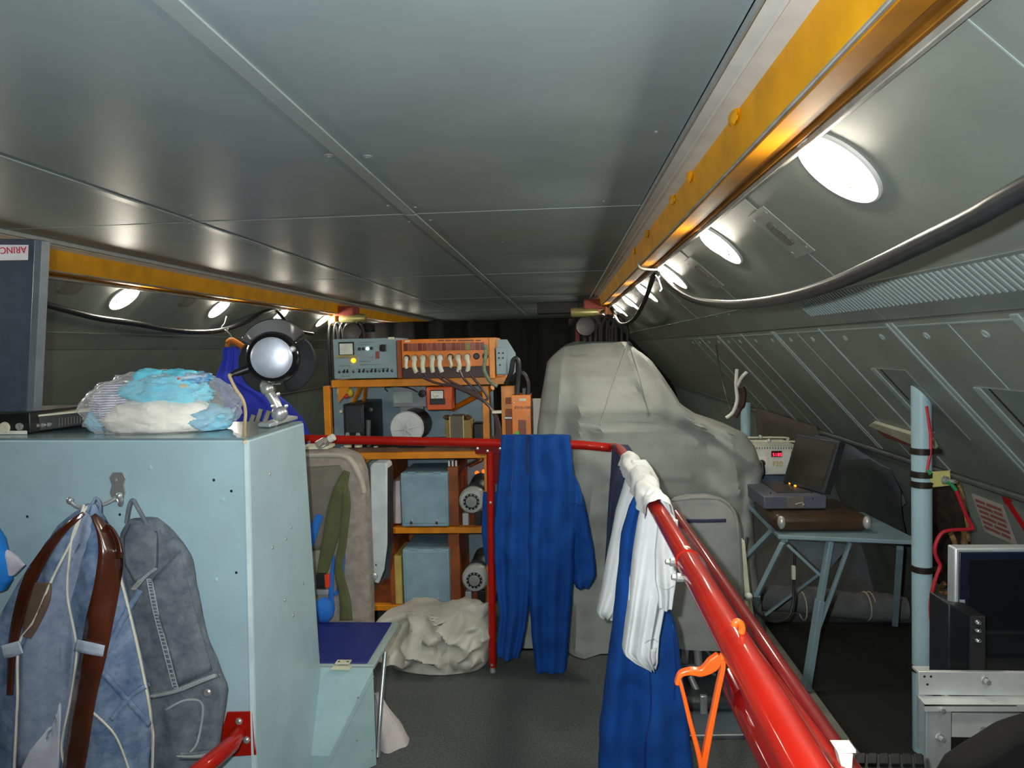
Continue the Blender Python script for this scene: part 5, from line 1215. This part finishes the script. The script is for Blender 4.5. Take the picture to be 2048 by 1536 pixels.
tag(MB().cyl(at(1491, 806, 4.4), Vector((at(1491, 806, 4.4).x, 4.4, .01)), .030, n=18).build('blue_post', M_LBLUE), 'short pale blue post behind the draped console', 'post')
tag(ptube([(1432, 690, 4.5), (1440, 740, 4.5), (1452, 790, 4.4), (1464, 828, 4.2)], .004, per=6).build('thin_wire', M_RUBBER), 'thin dark wire hanging from the sloping wall to the console', 'wire')

# ------------------------------------------------------------------ rear seat with grey cover
YS = 2.98
st = thing('crew_seat', 'crew seat with grey cover and navy pocket band seen from behind', 'seat', at(1410, 1420, Z=0))
m8 = MB()
loft(m8, [(990, 1372, 1420), (993, 1354, 1436), (1003, 1342, 1456), (1022, 1336, 1470), (1050, 1333, 1478), (1110, 1332, 1482), (1180, 1334, 1486), (1250, 1340, 1490), (1288, 1350, 1492)], YS+.05, .13, 1.2, .006, 43, sq=.4, rnoise=.008, top=1)
m8.build('cover', mat('seat_cover_grey', (146, 146, 142), rough=.7, var=.04, bump=.1, bscale=40), st, smooth=60)
s10 = surf(m8, .004)
band(s10, [(1348, 1041), (1400, 1042), (1452, 1041)], 7).build('pocket_band', M_NAVY, st, solid=.004)
band(s10, [(1345, 1018, 4), (1356, 1034, 12), (1362, 1042, 8)], 7).build('pocket_tab', mat('navy_violet', (50, 46, 96)), st, solid=.004)
MB().tube([s10(p.x, p.y) for p in path2([(1344, 1002), (1400, 996), (1446, 1002), (1470, 1030), (1477, 1080), (1480, 1180), (1484, 1270)], 8)], .004, 6).build('piping', M_TARP, st)
rx = [(1478, 1080), (1490, 1082), (1500, 1180), (1512, 1250), (1500, 1292), (1482, 1290), (1486, 1200)]
MB().slab([at(x, y, YS+.02) for (x, y) in rx], (0, .05, 0)).build('side_frame', M_CREAM, st, bevel=.004)
MB().sphere(at(1497, 1192, YS-.01), (.017, .017, .014)).build('adjuster_knob', M_WHITE, st)
MB().tube([at(1494, 1200, YS), at(1490, 1250, YS)], .010, 8).build('adjuster_rod', M_CREAM, st)
MB().fbox(1474, 1080, 1484, 1112, YS+.01, .02).build('clip', M_CREAM, st, bevel=.003)
MB().fbox(1352, 1262, 1442, 1290, YS+.03, .05).build('cross_plate', mat('seat_metal', (160, 162, 158), rough=.4, metal=.5), st, bevel=.003)
for (x0, x1) in ((1358, 1376), (1392, 1422)): MB().fbox(x0, 1266, x1, 1276, YS+.026, .006).build('slot', M_DARK, st)
for (a, b, r) in (((1372, 1288, YS+.05), (1368, 1336, YS+.05), .016), ((1394, 1288, YS+.05), (1400, 1352, YS+.03), .018), ((1404, 1290, YS+.05), (1440, 1334, YS+.1), .006), ((1400, 1330, YS+.05), (1430, 1350, YS+.1), .006), ((1418, 1288, YS+.25), (1424, 1340, YS+.25), .014), ((1380, 1352, YS+.02), (1404, 1404, YS-.02), .014)):
    MB().cyl(at(*a), at(*b), r, n=12).build('leg_strut', MATS['seat_metal'], st)
MB().fbox(1360, 1330, 1440, 1346, YS+.02, .25).build('pedestal', mat('dark_pedestal', (60, 64, 66), rough=.5), st, bevel=.01)
MB().box((at(1404, 1400, Z=.05).x, YS+.08, .045), (.26, .34, .06)).build('base', MATS['dark_pedestal'], st, bevel=.02)
MB().box((at(1406, 1400, YS-.08).x, YS-.09, .05), (.03, .02, .08)).build('lock_pin', M_STEEL, st, bevel=.004)
MB().box((.60, YS+.28, .45), (.36, .34, .10)).build('cushion', M_SEAT, st, bevel=.03, seg=3)
pf = thing('floor_platform', 'low grey-blue floor plate under the crew seat', 'plate', (.68, 3.05, 0))
q = [at(1364, 1474, Z=.012), at(1604, 1470, Z=.012), at(1530, 1330, Z=.012), at(1360, 1330, Z=.012)]
MB().slab([Vector((p.x, p.y, .003)) for p in q], (0, 0, .010)).build('plate', mat('grey_blue_mat', (92, 102, 110), rough=.7), pf, smooth=0)
MB().tube([q[0]+Vector((0, 0, .004)), q[1]+Vector((0, 0, .004))], .004, 6).build('front_edge', M_ALU, pf)

# ------------------------------------------------------------------ folding table on the right
ZTb = .70
tb = thing('folding_table', 'pale blue folding table on slanted legs beside the crew seat', 'table', (1.2, 3.3, 0))
tq = [at(1556, 1070, Z=ZTb), at(1842, 1082, Z=ZTb), at(1842, 1082, Z=ZTb)+Vector((-.02, .52, 0)), at(1494, 1004, Z=ZTb)]
tq[1].x = min(tq[1].x, 1.50); tq[2].x = min(tq[2].x, 1.48)
M_TBL = mat('table_enamel', (134, 158, 164), rough=.4, var=.04)
MB().slab(tq, (0, 0, -.018)).build('top', M_TBL, tb, smooth=0, bevel=.003)
def leg(a, b, w_=.030, nm='leg'):
    a = at(*a); b = at(*b); d = (b-a); L = d.length; d.normalize(); rot = d.to_track_quat('Z', 'Y').to_matrix()
    return MB().box((a+b)/2, (w_, w_*.7, L), rot).build(nm, M_TBL, tb, bevel=.002)
f1 = at(1610, 1388, Z=.012)
leg((1660, 1082, 3.10), (1640, 1200, 3.09)); leg((1640, 1200, 3.09), (1612, 1380, f1.y+.01), .038); leg((1700, 1085, 3.12), (1636, 1260, 3.09), .018, 'brace')
leg((1500, 1010, 3.55), (1570, 1080, 3.13), .03, 'edge_angle'); leg((1566, 1085, 3.12), (1514, 1190, 3.2), .028); leg((1545, 1060, 3.35), (1488, 1120, 3.5), .028); leg((1575, 1090, 3.12), (1648, 1158, 3.12), .018, 'brace')
leg((1514, 1190, 3.2), (1500, 1245, 3.6), .028); leg((1800, 1095, 3.2), (1790, 1250, 3.55), .028)
leg((1700, 1100, 3.5), (1530, 1230, 3.6), .018, 'brace')
MB().box((f1.x-.03, f1.y+.01, .010), (.085, .035, .014)).build('foot', M_TBL, tb)
MB().slab([at(1575, 1080, 3.14), at(1700, 1088, 3.14), at(1650, 1150, 3.14)], (0, .004, 0)).build('side_flap', mat('grey_flap', (92, 100, 104), rough=.5), tb)
tz = ZTb+.001
br = thing('leather_case', 'flat brown leather case lying on the pale blue table', 'case', at(1640, 1064, 3.15))
cB = at(1640, 1064, 3.16)
MB().box((at(1642, 1050, 3.16).x, 3.33, tz+.040), (.405, .36, .078)).build('body', mat('dark_brown_leather', (66, 46, 30), rough=.45, var=.12, scale=9, coat=.2), br, bevel=.03, seg=4)
for x in (1563, 1734): MB().sphere(at(x, 1045, 3.15), (.018, .02, .03), 12, 8).build('end_cap', mat('silver_tape', (190, 190, 184), rough=.35, metal=.4), br)
MB().tube(ppath([(1590, 1009, 3.16), (1604, 1006, 3.16), (1608, 1011, 3.15)], per=5), .004, 6).build('buckle', M_STEEL, br)
lpz = tz+.080
lp2 = thing('grey_laptop', 'open grey laptop on top of the brown leather case', 'laptop', at(1590, 1010, 3.3))
xl = at(1526, 1000, 3.26).x; xr = at(1652, 1000, 3.26).x
MB().box(((xl+xr)/2, 3.42, lpz+.034), (xr-xl, .34, .062)).build('base', mat('laptop_grey', (84, 88, 98), rough=.5), lp2, bevel=.006)
MB().box(((xl+xr)/2-.0, 3.255-.007, lpz+.034), (.075, .008, .05)).build('port_cover', mat('laptop_warm_grey', (104, 98, 90), rough=.5), lp2, bevel=.002)
MB().box(((xl+xr)/2+.02, 3.44, lpz+.066), (.16, .25, .004)).build('keyboard', mat('key_black', (38, 38, 38), rough=.5), lp2)
for (x, y) in ((1541, 986), (1624, 985), (1626, 997)): MB().lathe(at(x, y, 3.249), (0, -1, 0), [(.004, 0), (.0001, .002)], 8).build('screw', M_DARK, lp2)
zs = lpz+.07
sq_ = [Vector((xr-.105, 3.55, zs)), Vector((xr-.01, 3.26, zs)), Vector((xr+.06, 3.26, zs+.24)), Vector((xr-.035, 3.55, zs+.24))]
MB().slab(sq_, (.035, .012, -.006)).build('screen_lid', mat('lid_dark', (48, 50, 56), rough=.4), lp2, bevel=.004, smooth=0)
ins = [sq_[0].lerp(sq_[2], .08), sq_[1].lerp(sq_[3], .08), sq_[2].lerp(sq_[0], .06), sq_[3].lerp(sq_[1], .06)]
nS2 = (sq_[1]-sq_[0]).cross(sq_[3]-sq_[0]).normalized(); nS2 = nS2 if nS2.x < 0 else -nS2
MB().slab([p+nS2*.001 for p in ins], nS2*.001).build('screen', mat('dark_lcd', (52, 48, 40), rough=.15, coat=.5, var=0), lp2, smooth=0)
for dx in (0, .02): MB().box((xr-.085+dx*.3, 3.50-dx*3, zs+.003), (.008, .012, .006)).build('status_led', MATS['amber_glow'], lp2)
fq = thing('frequency_converter', 'white F20 converter box with red digits behind the laptop', 'converter', at(1554, 950, 3.7))
YQ = 3.70
MB().fbox(1507, 894, 1602, 950, YQ, .30).build('case', mat('white_enamel', (204, 206, 196), rough=.4), fq, bevel=.008)
MB().fbox(1543, 902, 1564, 914, YQ-.004, .008).build('display_window', mat('dark_red_window', (60, 8, 12), rough=.2), fq, bevel=.001)
text('5185', .024, mat('red_digits', (255, 40, 70), emis=(255, 40, 70), estr=4.0, var=0), fq, at(1545, 912.5, YQ-.006), (1, 0, 0), (0, 0, 1), 'digits')
text('F20', .036, mat('olive_yellow_print', (176, 164, 60)), fq, at(1545, 932, YQ-.003), (1, 0, 0), (0, 0, 1))
MB().fbox(1583, 903, 1593, 916, YQ-.006, .012).build('rocker_switch', mat('amber_switch', (120, 70, 20), rough=.3), fq, bevel=.002)
MB().lathe(at(1582, 921, YQ), (0, -1, 0), [(.006, 0), (.005, .004), (.0001, .006)], 10).build('green_led', mat('green_led', (160, 255, 60), emis=(160, 255, 60), estr=4.0, var=0), fq)
MB().fbox(1512, 914, 1535, 944, YQ-.004, .008).build('outlet', M_WHITE, fq, bevel=.002); MB().tube(ppath([(1524, 926, YQ-.01), (1524, 928, YQ-.04), (1526, 944, YQ-.05), (1522, 956, YQ-.05)], per=5), [.017]*6+[.012]*10, 12).build('plug', M_BLACK, fq)
for i in range(16): MB().fbox(1512+i*5.4, 894.5, 1515+i*5.4, 898, YQ-.002, .004).build('vent_slot', mat('slot_shade', (120, 122, 116)), fq)
pz = at(1550, 893, YQ).z
for dy in (.06, .22):
    MB().tube(smoothpath([(at(1510, 894, YQ).x, YQ+dy, pz), (at(1512, 894, YQ).x, YQ+dy, pz+.018), (at(1598, 890, YQ).x, YQ+dy, pz+.016), (at(1600, 890, YQ).x, YQ+dy, pz)], 5), .005, 8).build('top_bar', M_CREAM, fq)
    MB().sphere((at(1545, 892, YQ).x, YQ+dy, pz+.022), .012, 10, 6).build('bar_knob', M_ALU, fq)
tag(MB().box((at(1554, 980, YQ).x, YQ+.15, (ZTb+at(1554, 951, YQ).z)/2), (.24, .28, at(1554, 951, YQ).z-ZTb-.004)).build('support_box', M_CASE, bevel=.004), 'dark box carrying the white converter behind the laptop', 'box')
tag(ptube([(1494, 1075, 3.3), (1488, 1130, 3.2), (1492, 1180, 3.15), (1510, 1220, 3.12), (1540, 1242, 3.12), (1572, 1238, 3.14), (1584, 1215, 3.16), (1588, 1170, 3.18), (1590, 1085, 3.2)], .006, per=8).build('table_cable', M_RUBBER, smooth=60), 'black cable looping below the pale blue table', 'cable')
tag(MB().fbox(1584, 1132, 1592, 1160, 3.16, .016).build('cable_plug', M_CREAM, bevel=.003), 'cream plug on the black cable below the table', 'plug')

# ------------------------------------------------------------------ pale blue pillar with clamps and red wire
pl_ = thing('support_pillar', 'pale blue round pillar standing between table and monitor', 'pillar', (1.318, 2.651, 0))
ptop = at(1836, 772, 2.651)
MB().tube([(1.318, 2.651, .003), (ptop.x+.012, 2.651, 1.33), (ptop.x+.0105, 2.651, 1.40)], .034, 24).build('tube', M_LBLUE, pl_, smooth=60)
px_ = lambda z: 1.318+(ptop.x+.012-1.318)*z/1.33
zs_ = [at(1838, y, 2.651).z for y in (902, 948, 968, 1137, 1336)]
M_CLAMP = mat('dark_clamp', (44, 36, 28), rough=.45, metal=.3, var=.2, scale=40)
for z in zs_:
    cl = MB().lathe((px_(z), 2.651, z), (0, 0, 1), [(.035, -.012), (.039, -.010), (.039, .010), (.035, .012)], 26).build('clamp', M_CLAMP, pl_)
    MB().box((px_(z)+.048, 2.64, z), (.028, .018, .016)).build('clamp_lug', M_CLAMP, cl)
yp = thing('terminal_plate', 'small yellow plate clamped to the pale blue pillar', 'plate', at(1880, 975, 2.63))
MB().slab([at(x, y, 2.62) for (x, y) in ((1860, 944), (1900, 941), (1902, 971), (1862, 975))], (0, .006, 0)).build('plate', mat('pale_yellow_paint', (206, 200, 122), rough=.5), yp, bevel=.001)
MB().lathe(at(1888, 960, 2.62), (.6, -1, 0), [(.016, 0), (.014, .012), (.008, .014), (.008, .04), (.0001, .042)], 14).build('terminal', M_STEEL, yp)
MB().lathe(at(1865, 968, 2.62), (0, -1, 0), [(.004, 0), (.0001, .001)], 8).build('screw', M_DARK, yp)
rw = thing('red_wire', 'red wire clamped down the pale blue pillar', 'wire', at(1876, 1340, 2.63))
M_RW = mat('red_insulation', (196, 36, 52), rough=.4)
MB().tube(ppath([(1852, 812), (1857, 845), (1861, 875), (1860, 905), (1856, 925), (1853, 945)], 2.62, 6), .0065, 8).build('upper_run', M_RW, rw)
MB().tube(ppath([(1912, 980), (1920, 1000), (1932, 1030), (1944, 1052), (1940, 1058), (1905, 1060), (1884, 1066), (1872, 1086), (1870, 1105), (1876, 1122), (1880, 1132), (1872, 1155), (1865, 1180), (1861, 1210), (1863, 1245), (1871, 1290), (1877, 1345)], 2.60, 6), .0065, 8).build('lower_run', M_RW, rw)
MB().tube(ppath([(1895, 963), (1904, 970), (1912, 980)], 2.60, 4), .007, 8).build('green_sleeve', mat('green_tape', (50, 150, 90)), rw); MB().tube([at(1853, 940, 2.62), at(1861, 948, 2.615)], .0075, 8).build('green_sleeve', MATS['green_tape'], rw)

# ------------------------------------------------------------------ things on the lower right wall
WP = Vector((PLOW[0][0], 0, PLOW[0][1])); WN = Vector((-.965, 0, -.33)).normalized()
def wl_(off): return lambda x, y: atp(x, y, WP, WN)+WN*off
M_SIGN = mat('sign_plate', (176, 168, 162), rough=.6); M_SIGNR = mat('sign_red', (150, 84, 84), rough=.6); M_ARROW = mat('arrow_red', (190, 16, 26), rough=.5)
sg1 = thing('notice_plate', 'white notice with rows of red print on the lower right wall', 'sign', wl_(0)(1980, 1060))
cor = [(1944, 987), (2006, 1010), (2036, 1092), (1971, 1063)]
MB().slab([wl_(.001)(*p) for p in cor], WN*.002).build('plate', M_SIGN, sg1, smooth=0)
for i in range(6):
    v0 = .10+i*.14; v1 = v0+.08
    def mixp(u, v): 
        a = Vector(cor[0]).lerp(Vector(cor[1]), u); b = Vector(cor[3]).lerp(Vector(cor[2]), u); p = a.lerp(b, v); return wl_(.004)(p.x, p.y)
    for (u0, u1) in (((.08, .38), (.44, .92)) if i % 2 == 0 else ((.06, .55), (.60, .88))):
        MB().slab([mixp(u0, v0), mixp(u1, v0), mixp(u1, v1), mixp(u0, v1)], WN*.0005).build('print_row', M_SIGNR, sg1, smooth=0)
sg2 = thing('warning_label', 'small white label with a red mark above the notice', 'sign', wl_(0)(1968, 975))
MB().slab([wl_(.001)(*p) for p in ((1951, 953), (1977, 961), (1985, 980), (1959, 971))], WN*.002).build('plate', M_SIGN, sg2, smooth=0)
MB().slab([wl_(.004)(*p) for p in ((1968, 963), (1975, 965), (1979, 973), (1971, 971))], WN*.0005).build('mark', M_ARROW, sg2, smooth=0)
ar = thing('red_arrow', 'red painted arrow pointing up on the lower right wall', 'arrow', wl_(0)(2030, 1030))
MB().slab([wl_(.001)(*p) for p in ((2001, 984), (2026, 1002), (2022, 1004), (2075, 1085), (2066, 1088), (2015, 1010), (2011, 1008))], WN*.0015).build('shape', M_ARROW, ar, smooth=0)
MB().slab([wl_(.001)(*p) for p in ((1988, 972), (1996, 967), (1996, 978), (1990, 982))], WN*.0015).build('tail_mark', mat('magenta_mark', (170, 20, 70)), ar, smooth=0)
ho = thing('torn_opening', 'dark torn insulation opening in the wall behind the pillar', 'opening', wl_(0)(1900, 1180))
hole = [(1856, 930), (1884, 922), (1906, 946), (1926, 990), (1938, 1040), (1942, 1090), (1924, 1160), (1890, 1178), (1862, 1150), (1846, 1060)]
patch(wl_(.003), hole).build('hole_patch', mat('hole_shade_brown', (48, 38, 28), rough=.95, var=.3, scale=20, bump=.5, bscale=60), ho, solid=.004)  # flat dark patch on the wall stands in for the hole's shaded depth
M_FOAM = mat('tan_foam', (168, 132, 82), rough=.95, var=.25, scale=30, bump=.6, bscale=80)
for pts, r in (([(1893, 1165), (1884, 1178), (1896, 1186), (1910, 1176), (1916, 1160)], .012), ([(1906, 1065), (1916, 1090), (1908, 1105), (1922, 1120), (1932, 1095), (1934, 1060)], .014), ([(1910, 945), (1928, 985), (1938, 1035), (1942, 1080)], .008), ([(1918, 1150), (1928, 1120), (1936, 1092)], .010)):
    q = [wl_(.010)(p.x, p.y) for p in path2([(a, b) for a, b in pts], 6)]
    MB().tube([p+Vector((0, .006*noise.noise(p*40), .008*noise.noise(p*55))) for p in q], [r*(.8+.5*abs(noise.noise(p*60))) for p in q], 8).build('torn_edge', M_FOAM, ho)
sgn = thing('wall_sign', 'narrow cream light-edged red sign on the crease above the table', 'sign', atp(1800, 880, (PR[2][0], 0, PR[2][1]), Vector((-.749, 0, -.663))))
dcn = Vector((PR[2][0]-PR[1][0], 0, PR[2][1]-PR[1][1])).normalized(); ncn = Vector((dcn.z, 0, -dcn.x))
cp_ = lambda off: (lambda x, y: atp(x, y, Vector((PR[1][0], 0, PR[1][1])), ncn)+ncn*off)
MB().slab([cp_(.002)(*p) for p in ((1743, 847), (1752, 841), (1870, 876), (1878, 892), (1872, 897), (1820, 880))], ncn*.016).build('cream_edge', M_CREAM, sgn, smooth=0)
MB().slab([cp_(.003)(*p) for p in ((1756, 855), (1872, 894), (1868, 900), (1830, 892), (1772, 870))], ncn*.010).build('red_face', mat('dark_red_print', (124, 48, 56), rough=.6, rgb2=(150, 96, 96), scale=80), sgn, smooth=0)
# hanging cloths on the wall behind the table
def drape_on(name, poly, off, m, label, bul=.02, sd=0):
    def fn(x, y):
        p = wl_(off)(x, y); q = Vector((p.y*3+sd, p.z*1.5, sd)); return p+WN*(bul*(noise.noise(q)+.5*noise.noise(q*2.5)))
    return tag(patch(fn, poly).build(name, m, solid=.006, smooth=60), label, 'cloth')
drape_on('wall_cloth', [(1520, 812), (1600, 836), (1640, 850), (1690, 1000), (1700, 1150), (1690, 1235), (1560, 1215), (1530, 1100)], .03, mat('brown_grey_felt', (92, 86, 80), rough=.95), 'brown-grey felt lining on the wall behind the laptop', sd=2)
drape_on('wall_cloth', [(1650, 862), (1730, 886), (1760, 905), (1800, 930), (1830, 1000), (1780, 1060), (1765, 1232), (1680, 1228), (1650, 1060)], .06, mat('blue_grey_felt', (96, 106, 114), rough=.95), 'blue-grey felt sheet on the wall behind the table', sd=5)
drape_on('wall_blanket', [(1690, 925), (1730, 906), (1780, 904), (1822, 925), (1842, 970), (1846, 1080), (1835, 1200), (1800, 1240), (1768, 1120), (1722, 1010)], .10, mat('dark_blanket', (58, 64, 66), rough=.95), 'dark grey blanket bulging from the wall above the table', .035, sd=8)
# transverse duct on the floor
du = thing('wrapped_duct', 'grey fabric-wrapped air duct lying across the floor under the table', 'duct', (1.45, 3.95, 0))
dpts = smoothpath([Vector((.98, 3.98, .10)), Vector((1.15, 3.98, .105)), Vector((1.35, 3.96, .10)), Vector((1.55, 3.93, .085)), Vector((1.72, 3.90, .085)), Vector((1.84, 3.88, .085))], 10)
MB().tube(dpts, [.072+.010*noise.noise(p*9)+.006*noise.noise(p*30) for p in dpts], 20).build('wrap', mat('duct_fabric', (112, 112, 112), rough=.9, var=.08, bump=.3, bscale=40), du, smooth=65)
for x in (1.64, 1.665, 1.30): MB().tube([Vector((x, 3.915+.076*math.cos(a), .086+.076*math.sin(a))) for a in [2*math.pi*k/20 for k in range(20)]], .004, 6, closed=True).build('tie', M_CREAM, du)

# ------------------------------------------------------------------ monitor, speaker and aluminium bracket (lower right)
YMo = 1.72
mn = thing('flat_monitor', 'black flat monitor with silver frame at the lower right edge', 'monitor', at(2000, 1345, YMo))
MB().fbox(1908, 1097, 2180, 1392, YMo, .035).build('silver_frame', M_ALU, mn, bevel=.004)
mbz = MB().fbox(1917, 1105, 2176, 1388, YMo-.004, .03).build('bezel', mat('navy_black_plastic', (24, 28, 48), rough=.3), mn, bevel=.002)
MB().fbox(1936, 1119, 2170, 1378, YMo-.006, .03).build('screen', mat('black_screen', (20, 21, 25), rough=.12, coat=.4, var=0), mbz, bevel=.001)
MB().fbox(1920, 1200, 1930, 1206, YMo-.0065, .003).build('badge', M_ALU, mn)
spk = thing('small_speaker', 'small black speaker with shiny knobs in front of the monitor', 'speaker', at(1935, 1345, YMo-.06))
MB().slab([at(x, y, YMo-.10) for (x, y) in ((1897, 1207), (1938, 1228), (1972, 1232), (1975, 1400), (1896, 1400))], (0, .085, 0)).build('case', M_BLACK, spk, bevel=.004)
for y in (1243, 1259, 1279): MB().sphere(at(1954, y, YMo-.105), (.009, .012, .006), 14, 8).build('knob', mat('chrome', (226, 228, 230), rough=.08, metal=1, var=0), spk)
MB().fbox(1940, 1234, 1970, 1342, YMo-.104, .006).build('front_grille', mat('speaker_cloth', (30, 30, 30), rough=.9), spk)
YA = 1.60
ab = thing('aluminium_bracket', 'white aluminium angle bracket carrying the monitor at lower right', 'bracket', at(1940, 1540, YA))
MB().fbox(1836, 1345, 2200, 1392, YA, .010).build('upper_flange', mat('white_aluminium', (206, 210, 206), rough=.35, metal=.35), ab, bevel=.001)
pa = at(1836, 1392, YA); pb3 = at(2200, 1392, YA)
MB().slab([pa, pb3, pb3+Vector((0, -.03, -.004)), pa+Vector((0.0, -.03, -.004))], (0, 0, -.004)).build('ledge', MATS['white_aluminium'], ab, smooth=0)
pc = pa+Vector((0, -.03, -.004)); pd = pb3+Vector((0, -.03, -.004))
MB().slab([pc, pd, pd+Vector((0, 0, -.016)), pc+Vector((0, 0, -.016))], (0, .004, 0)).build('lip', MATS['white_aluminium'], ab, smooth=0)
sx0 = at(1900, 1345, YA).x; MB().box(((sx0+pb3.x)/2, YA+.085, pa.z-.012), (pb3.x-sx0, .17, .006)).build('shelf', MATS['white_aluminium'], ab)
MB().fbox(1852, 1412, 1902, 1640, YA-.02, .012).build('upright', M_ALU, ab, bevel=.001); MB().fbox(1838, 1394, 1852, 1500, YA+.03, .012).build('back_upright', M_ALU, ab)
MB().fbox(1900, 1428, 2100, 1476, YA+.01, .008).build('lower_plate', MATS['white_aluminium'], ab, bevel=.001)
for (x, y) in ((1849, 1353), (1862, 1353), (1855, 1369)): MB().lathe(at(x, y, YA), (0, -1, 0), [(.003, 0), (.0001, .0006)], 8).build('hole', M_DARK, ab)
for (x, y) in ((1968, 1360), (1878, 1416), (1878, 1474), (1966, 1462)):
    MB().lathe(at(x, y, YA-.022 if y > 1400 else YA), (.2, -1, 0), [(.010, 0), (.009, .004), (.006, .005), (.006, .014), (.0001, .015)], 8).build('bolt', M_STEEL, ab)
bgb = thing('black_bag', 'black cloth bag or jacket filling the lower right corner', 'bag', at(2000, 1545, 1.35))
loft(MB(), [(1430, 2062, 2200), (1445, 2030, 2200), (1462, 2000, 2200), (1482, 1965, 2200), (1505, 1925, 2200), (1525, 1895, 2200), (1600, 1850, 2200)], 1.40, .10, 1.5, .008, 51, rnoise=.01).build('cloth', mat('black_cloth', (13, 13, 14), rough=.9), bgb, smooth=65)
kb = thing('black_keyboard', 'black keyboard edge at the bottom right beside the railing', 'keyboard', at(1770, 1540, 1.3))
kq = [at(1712, 1506, 1.34), at(1846, 1508, 1.34), at(1862, 1600, 1.24), at(1700, 1600, 1.24)]
MB().slab(kq, (0, .006, -.014)).build('body', M_BLACK, kb, bevel=.003, smooth=0)
kn_ = (kq[1]-kq[0]).cross(kq[3]-kq[0]).normalized(); kn_ = kn_ if kn_.z > 0 else -kn_
for r_ in range(3):
    for c_ in range(6):
        u0, u1 = (c_+.12)/6, (c_+.88)/6; v0, v1 = (r_+.12)/3, (r_+.85)/3
        mp = lambda u, v: kq[0].lerp(kq[1], u).lerp(kq[3].lerp(kq[2], u), v)
        MB().slab([mp(u0, v0), mp(u1, v0), mp(u1, v1), mp(u0, v1)], kn_*.006).build('key', mat('key_grey_black', (30, 31, 33), rough=.3, coat=.3), kb, smooth=0, bevel=.0015)
# far dark equipment at the end of the deck
fcu = thing('dark_curtain', 'near-black curtain closing off the far end of the deck', 'curtain', (-.6, 10.4, 0))
def cur(u, v): return Vector((-3.2+u*4.9, 10.6+.06*math.sin(u*60)+.02*math.sin(u*140+2), 1.98*(1-v)+.01))
MB().grid(cur, 160, 6).build('fabric', mat('black_curtain', (22, 24, 24), rough=.95), fcu, solid=.006, smooth=60)
tag(MB().box((-.05, 10.3, 2.12), (.6, .2, .17)).build('far_unit', M_BLACK, bevel=.01), 'black unit under the ceiling before the far curtain', 'unit')
